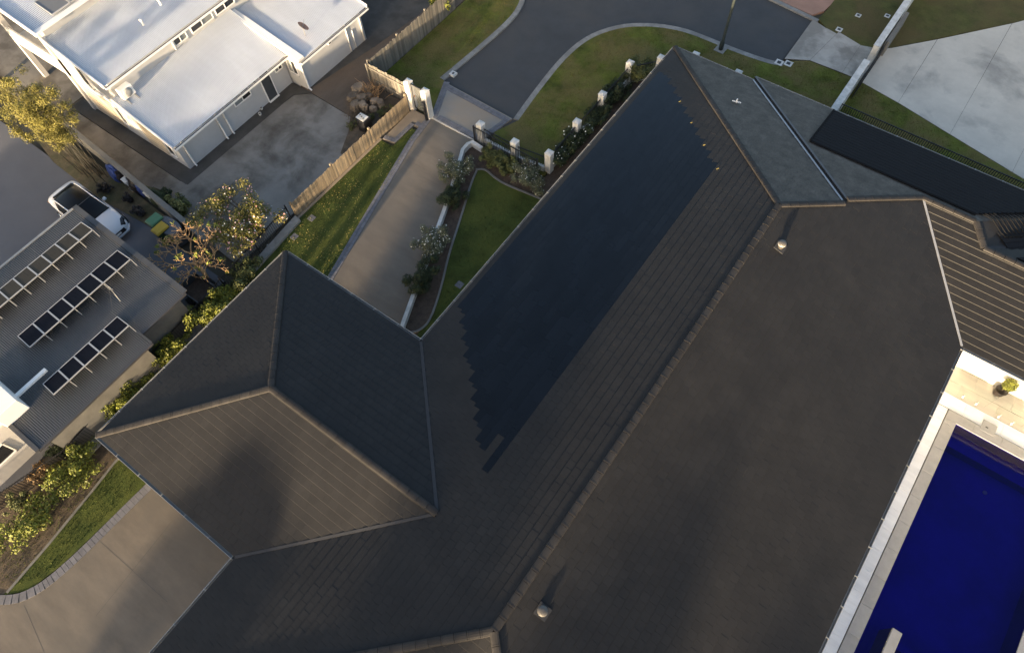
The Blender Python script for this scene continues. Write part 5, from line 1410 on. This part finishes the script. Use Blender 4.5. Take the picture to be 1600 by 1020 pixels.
for i in range(5):
    p = at(548 + i * 16, 196 - i * 7, .2); bush('weed_tuft', ['weed tuft nearest the yard corner behind the paling fence', 'weed tuft left of the black bin', 'weed tuft just below the black bin', 'weed tuft right of the black bin', 'weed tuft by the rock pile at the fence'][i], p.x, p.y, .3, .3, .4, 300, .12, 'leaf_olive', 'weed', None, 3, aspect=.2)
# pots of white on the house apron
for i, (px, py) in enumerate(((409, 171), (407, 180))):
    p = at(px, py); t = thing('white_bucket', ['upper', 'lower'][i] + ' of two small white tubs by the white house wall', 'tub', (p.x, p.y, 0))
    mb = MB(); mb.lathe([(.07, 0), (.09, .14), (.075, .14), (.06, .03)], (p.x, p.y, .005), 12); mb.build('tub', M['post_white'], t, True); mb = MB(); mb.lathe([(.06, 0), (.06, .01)], (p.x, p.y, .09), 12); mb.build('soil', M['mulch'], t)

# ================================================================== CAR
car = thing('white_hatchback', 'white hatchback with a black glass roof parked on the blue grey driveway', 'car', (-30.0, 3.95, 0))
CX, CY = -30.05, 3.95; HW = .88
def sect(x, hw, zb, zt, crown):    # half ring from left sill over the top to the right sill
    pr = [(-hw * .93, zb), (-hw, zb + .16), (-hw, zt - .22), (-hw * .94, zt - .07), (-hw * .7, zt + crown * .6), (0, zt + crown)]
    return pr + [(-a, b) for a, b in pr[-2::-1]]
secs = [(-2.12, .60, .38, .78, .02), (-2.08, .72, .30, .98, .03), (-1.95, .80, .24, 1.12, .05), (-1.70, .83, .20, 1.26, .05), (-1.4, .85, .20, 1.30, .04), (-1.2, .87, .20, 1.1, .0), (-1.0, .88, .20, .98, 0), (-.6, .89, .18, .97, 0), (.5, .89, .18, .95, .0), (.75, .885, .18, .94, .03), (1.3, .87, .20, .88, .05), (1.75, .82, .22, .80, .04), (1.98, .74, .26, .70, .02), (2.10, .60, .30, .60, 0), (2.14, .5, .34, .52, 0)]
mb = MB(); rings = []
for (x, hw, zb, zt, cr_) in secs:
    pr = sect(x, hw, zb, zt, cr_); rings.append(len(mb.v)); mb.v += [(CX + x, CY + a, b) for a, b in pr]
np_ = 11
for i in range(len(rings) - 1):
    for k in range(np_ - 1): mb.f.append((rings[i] + k, rings[i + 1] + k, rings[i + 1] + k + 1, rings[i] + k + 1))
    mb.f.append((rings[i] + np_ - 1, rings[i + 1] + np_ - 1, rings[i + 1], rings[i]))
mb.f.append(tuple(rings[0] + k for k in range(np_))); mb.f.append(tuple(rings[-1] + k for k in range(np_ - 1, -1, -1)))
body = mb.build('body', M['car_white'], car, True)
sm = body.modifiers.new('subdivision', 'SUBSURF'); sm.levels = 1; sm.render_levels = 2
# glasshouse
gs = [(-1.40, .70, .98, 1.30, .56), (-1.22, .78, .95, 1.42, .59), (-1.0, .82, .95, 1.47, .60), (-.4, .83, .95, 1.49, .60), (.15, .82, .95, 1.44, .60), (.95, .76, .93, .97, .66)]
mb = MB(); rings = []
for (x, hw, zb, zt, rw) in gs:
    rings.append(len(mb.v)); mb.v += [(CX + x, CY + a, b) for a, b in ((-hw, zb), (-(hw * .5 + rw * .5), zb * .45 + zt * .55), (-rw, zt), (0, zt + .02), (rw, zt), (hw * .5 + rw * .5, zb * .45 + zt * .55), (hw, zb))]
for i in range(len(rings) - 1):
    for k in range(6): mb.f.append((rings[i] + k, rings[i + 1] + k, rings[i + 1] + k + 1, rings[i] + k + 1))
mb.f.append(tuple(rings[0] + k for k in range(7))); mb.f.append(tuple(rings[-1] + 6 - k for k in range(7)))
mb.build('glass_cabin', M['car_black'], car, True)
for s in (-1, 1):
    mb = MB(); mb.tube([(CX - 1.4, CY + s * .63, 1.32), (CX - 1.22, CY + s * .63, 1.42), (CX - 1.0, CY + s * .63, 1.48), (CX - .4, CY + s * .635, 1.505), (CX + .15, CY + s * .63, 1.455), (CX + .95, CY + s * .74, .97)], .03, 8); mb.build('roof_rail', M['car_white'], car, True)
    mb = MB(); mb.bar((CX + .35, CY + s * .86, .98), (CX + .35, CY + s * 1.03, 1.02), .16, .11); mb.build('mirror', M['car_white'], car, bevel=.03)
    for x in (-1.32, 1.32):
        mb = MB(); mb.lathe([(.2, -.1), (.29, -.1), (.315, -.06), (.315, .06), (.29, .1), (.2, .1)], (0, 0, 0), 22); mb.v = [(CX + x + a, CY + s * .80 + c, .315 + b) for a, b, c in mb.v]; wl = mb.build('wheel', M['tyre'], car, True)
        mb = MB(); mb.lathe([(.2, -.02), (.2, .02), (.05, .03)], (0, 0, 0), 16); mb.v = [(CX + x + a, CY + s * .90 + s * c, .315 + b) for a, b, c in mb.v]; mb.build('rim', M['chrome'], wl, True)
    mb = MB(); mb.hexa([(CX + 1.78, CY + s * .80, .60), (CX + 2.06, CY + s * .62, .56), (CX + 2.04, CY + s * .42, .56), (CX + 1.80, CY + s * .62, .60)], [(CX + 1.72, CY + s * .79, .80), (CX + 2.03, CY + s * .60, .69), (CX + 2.02, CY + s * .42, .69), (CX + 1.78, CY + s * .62, .80)]); mb.build('headlight', M['glass_dark'], car, bevel=.01)
    mb = MB(); mb.box(CX - 2.12, CX - 1.98, CY + s * .70 - .09, CY + s * .70 + .09, .7, .86); mb.build('tail_light', M['iron'], car, bevel=.02)
mb = MB(); mb.hexa([(CX - 1.5, CY - .56, 1.33), (CX - 1.3, CY - .58, 1.38), (CX - 1.3, CY + .58, 1.38), (CX - 1.5, CY + .56, 1.33)], [(CX - 1.47, CY - .54, 1.37), (CX - 1.28, CY - .56, 1.44), (CX - 1.28, CY + .56, 1.44), (CX - 1.47, CY + .54, 1.37)]); mb.build('rear_spoiler', M['car_black'], car, bevel=.02)
mb = MB(); mb.bar((CX + .16, CY - .6, 1.455), (CX + .16, CY + .6, 1.455), .03, .03); mb.build('windscreen_header', M['gutter_dark'], car)
mb = MB(); mb.hexa([(CX + 2.08, CY - .5, .36), (CX + 2.18, CY - .42, .36), (CX + 2.18, CY + .42, .36), (CX + 2.08, CY + .5, .36)], [(CX + 2.05, CY - .5, .55), (CX + 2.13, CY - .42, .55), (CX + 2.13, CY + .42, .55), (CX + 2.05, CY + .5, .55)]); mb.build('grille', M['black'], car)
mb = MB(); mb.box(CX + 2.175, CX + 2.19, CY - .19, CY + .19, .42, .52); mb.build('number_plate', M['house_trim'], car)
mb = MB(); mb.hexa([(CX + 1.9, CY - .8, .22), (CX + 2.2, CY - .55, .22), (CX + 2.2, CY + .55, .22), (CX + 1.9, CY + .8, .22)], [(CX + 1.9, CY - .82, .36), (CX + 2.22, CY - .56, .36), (CX + 2.22, CY + .56, .36), (CX + 1.9, CY + .82, .36)]); mb.build('front_bumper', M['car_white'], car, bevel=.03)

# ================================================================== BINS AND WALL CLUTTER
def wheelie(label, px, py, lid, rot):
    p = at(px, py, 1.0)
    t = thing('wheelie_bin', label, 'bin', (p.x, p.y, 0))
    def tr(pts): 
        m_ = Matrix.Translation((p.x, p.y, 0)) @ Matrix.Rotation(rot, 4, 'Z'); return [m_ @ Vector(q) for q in pts]
    MB().hexa(tr([(-.22, -.25, .05), (.22, -.25, .05), (.22, .25, .05), (-.22, .25, .05)]), tr([(-.28, -.33, .95), (.28, -.33, .95), (.28, .33, .95), (-.28, .33, .95)])).build('bin_body', M['plastic_darkgreen'], t, bevel=.02)
    MB().hexa(tr([(-.30, -.35, .955), (.30, -.35, .955), (.30, .37, .955), (-.30, .37, .955)]), tr([(-.24, -.28, 1.05), (.24, -.28, 1.05), (.26, .36, 1.03), (-.26, .36, 1.03)])).build('lid', M[lid], t, bevel=.02)
    for s in (-1, 1):
        mb = MB(); mb.lathe([(.1, -.03), (.1, .03)], (0, 0, 0), 12); q = tr([(s * .26, .30, .1)])[0]; mb.v = [(q.x + c, q.y + a, q.z + b) for a, b, c in mb.v]; mb.build('wheel', M['tyre'], t)
    mb = MB(); mb.tube(tr([(-.2, .40, .98), (.2, .40, .98)]), .018, 6); mb.build('handle', M['plastic_darkgreen'], t)
wheelie('wheelie bin with a green lid at the end of the litter strip', 240, 343, 'plastic_green', 0)
wheelie('wheelie bin with a yellow lid beside the green lidded bin', 249, 357, 'plastic_yellow', 0)
p = at(263, 352, .9)
t = thing('grey_cover', 'rounded grey cover behind the bins at the block wall end', 'tank', (p.x, p.y, 0))  # a plain grey oval cover
mb = MB(); n_ = 28
def oval(r, z): return [(p.x + (.72 * r) * math.copysign(abs(math.cos(2 * math.pi * k / n_)) ** .7, math.cos(2 * math.pi * k / n_)), p.y - .02 + (.42 * r) * math.copysign(abs(math.sin(2 * math.pi * k / n_)) ** .7, math.sin(2 * math.pi * k / n_)), z) for k in range(n_)]
mb.hexa(oval(1, 0), oval(1, .86)); mb.build('cover_body', M['tarp_grey'], t)
mb = MB(); mb.hexa(oval(1.02, .861), oval(.93, .92)); mb.build('cover_top', M['tarp_grey'], t, bevel=.02)
def lump(name, label, px, py, z, s, m, cat):
    p = at(px, py, z); bm = bmesh.new(); bmesh.ops.create_icosphere(bm, subdivisions=3, radius=1)
    for v in bm.verts:
        q = 1 + .35 * noise.noise(v.co * 2.1 + Vector((px, py, 0))); v.co = Vector((v.co.x * s[0] * q, v.co.y * s[1] * q, max(v.co.z, -.6) * s[2] * q))
    me = bpy.data.meshes.new(name); bm.to_mesh(me); bm.free(); me.materials.append(M[m])
    o = bpy.data.objects.new(name, me); o.location = (p.x, p.y, s[2] * .62); sc.collection.objects.link(o); tag(o, label, cat)
lump('blue_tarp', 'crumpled blue tarp behind the block wall', 181, 270, .4, (.6, .28, .55), 'tarp_blue', 'tarp')
lump('dark_sack', 'dark sack next to the blue tarp behind the block wall', 190, 276, .4, (.25, .25, .5), 'pot', 'sack')
lump('black_sheet', 'black plastic sheet heap behind the middle of the block wall', 207, 287, .4, (.65, .25, .5), 'pot', 'plastic sheet')
lump('blue_sack', 'small blue sack behind the block wall near the bins', 222, 296, .4, (.35, .22, .5), 'tarp_blue', 'sack')
lump('dark_heap', 'dark heap of cuttings behind the block wall near the green bush', 243, 306, .4, (.7, .35, .55), 'leaf_dark', 'heap')
for (px, py, lb) in ((196, 280, 'white box behind the block wall beside the black sheet'), (231, 301, 'white box behind the block wall near the blue sack')):
    p = at(px, py, .75); t = thing('white_box', lb, 'box', (p.x, p.y, 0)); MB().box(p.x - .2, p.x + .2, p.y - .15, p.y + .15, 0, .72).build('box_body', M['post_white'], t, bevel=.02); MB().box(p.x - .22, p.x + .22, p.y - .17, p.y + .17, .722, .76).build('lid', M['post_white'], t, bevel=.01)
p = at(310, 452, .5)
t = thing('dark_trailer', 'dark open box trailer in the shade below the frangipani', 'trailer', (p.x, p.y, 0))
x, y_ = p.x, p.y
for (a, b, c, d) in ((-.75, .75, -.55, -.5), (-.75, .75, .5, .55), (-.75, -.7, -.499, .499), (.7, .75, -.499, .499)):
    MB().box(x + a, x + b, y_ + c, y_ + d, .3, .7).build('side', M['door_grey'], t)
MB().box(x - .74, x + .74, y_ - .54, y_ + .54, .24, .298).build('tray', M['mulch'], t)
for s in (-1, 1):
    mb = MB(); mb.lathe([(.24, -.08), (.24, .08)], (0, 0, 0), 16); mb.v = [(x + a, y_ + s * .66 + c, .24 + b) for a, b, c in mb.v]; mb.build('wheel', M['tyre'], t, True)

# ================================================================== UNSEEN TREES ADDED BEHIND THE DRONE (placed to throw the soft shade in view)
def added_tree(label, x, y_, h, r, m, n, low=.3):
    t = thing('added_shade_tree', label, 'tree', (x, y_, 0))
    R = random.Random(int(x * 13 + y_)); bl = []
    for i in range(30):
        a = R.uniform(0, 6.28); f = R.uniform(low, .9); q = r * (1.12 - f) / (1.12 - low) * R.uniform(.15, .85)
        bl.append((x + q * math.cos(a), y_ + q * math.sin(a), h * f, r * .3, r * .3, h * .1))
    mb = MB(); mb.tube([(x, y_, -.1), (x, y_, h * .3), (x + .2, y_, h * .7)], [.3, .24, .08], 8)
    for b in bl[:9]: mb.tube([(x, y_, h * .3), ((x + b[0]) / 2, (y_ + b[1]) / 2, b[2] * .75), b[:3]], [.12, .08, .03], 6)
    mb.build('trunk', M['bark'], t, True)
    leafmesh('crown', M[m], t, bl, n, .4, .6)
added_tree('broad unseen tree added to shade the carport face', -8.0, -25.0, 7.5, 4.4, 'leaf_olive', 10000)
added_tree('smaller unseen tree added to widen the shade on the carport face', -4.6, -25.5, 6.7, 4.0, 'leaf_olive', 9000)
added_tree('tall unseen tree added to shade the low white roof', -23.6, -32.0, 8.5, 5.2, 'leaf_olive', 13000)
added_tree('round unseen tree added to shade the neighbour driveway', -29.2, -32.0, 7.0, 5.0, 'leaf_olive', 11000, .2)
added_tree('tall unseen tree added to shade the main roof, left of three', 1.0, -33.0, 11.2, 5.0, 'leaf_olive', 11000, .4)
added_tree('tall unseen tree added to shade the main roof, middle of three', 6.5, -34.0, 11.0, 5.0, 'leaf_olive', 11000, .35)
added_tree('lower unseen tree added to shade the pool side of the main roof', 12.5, -34.0, 8.8, 4.5, 'leaf_olive', 10000, .3)
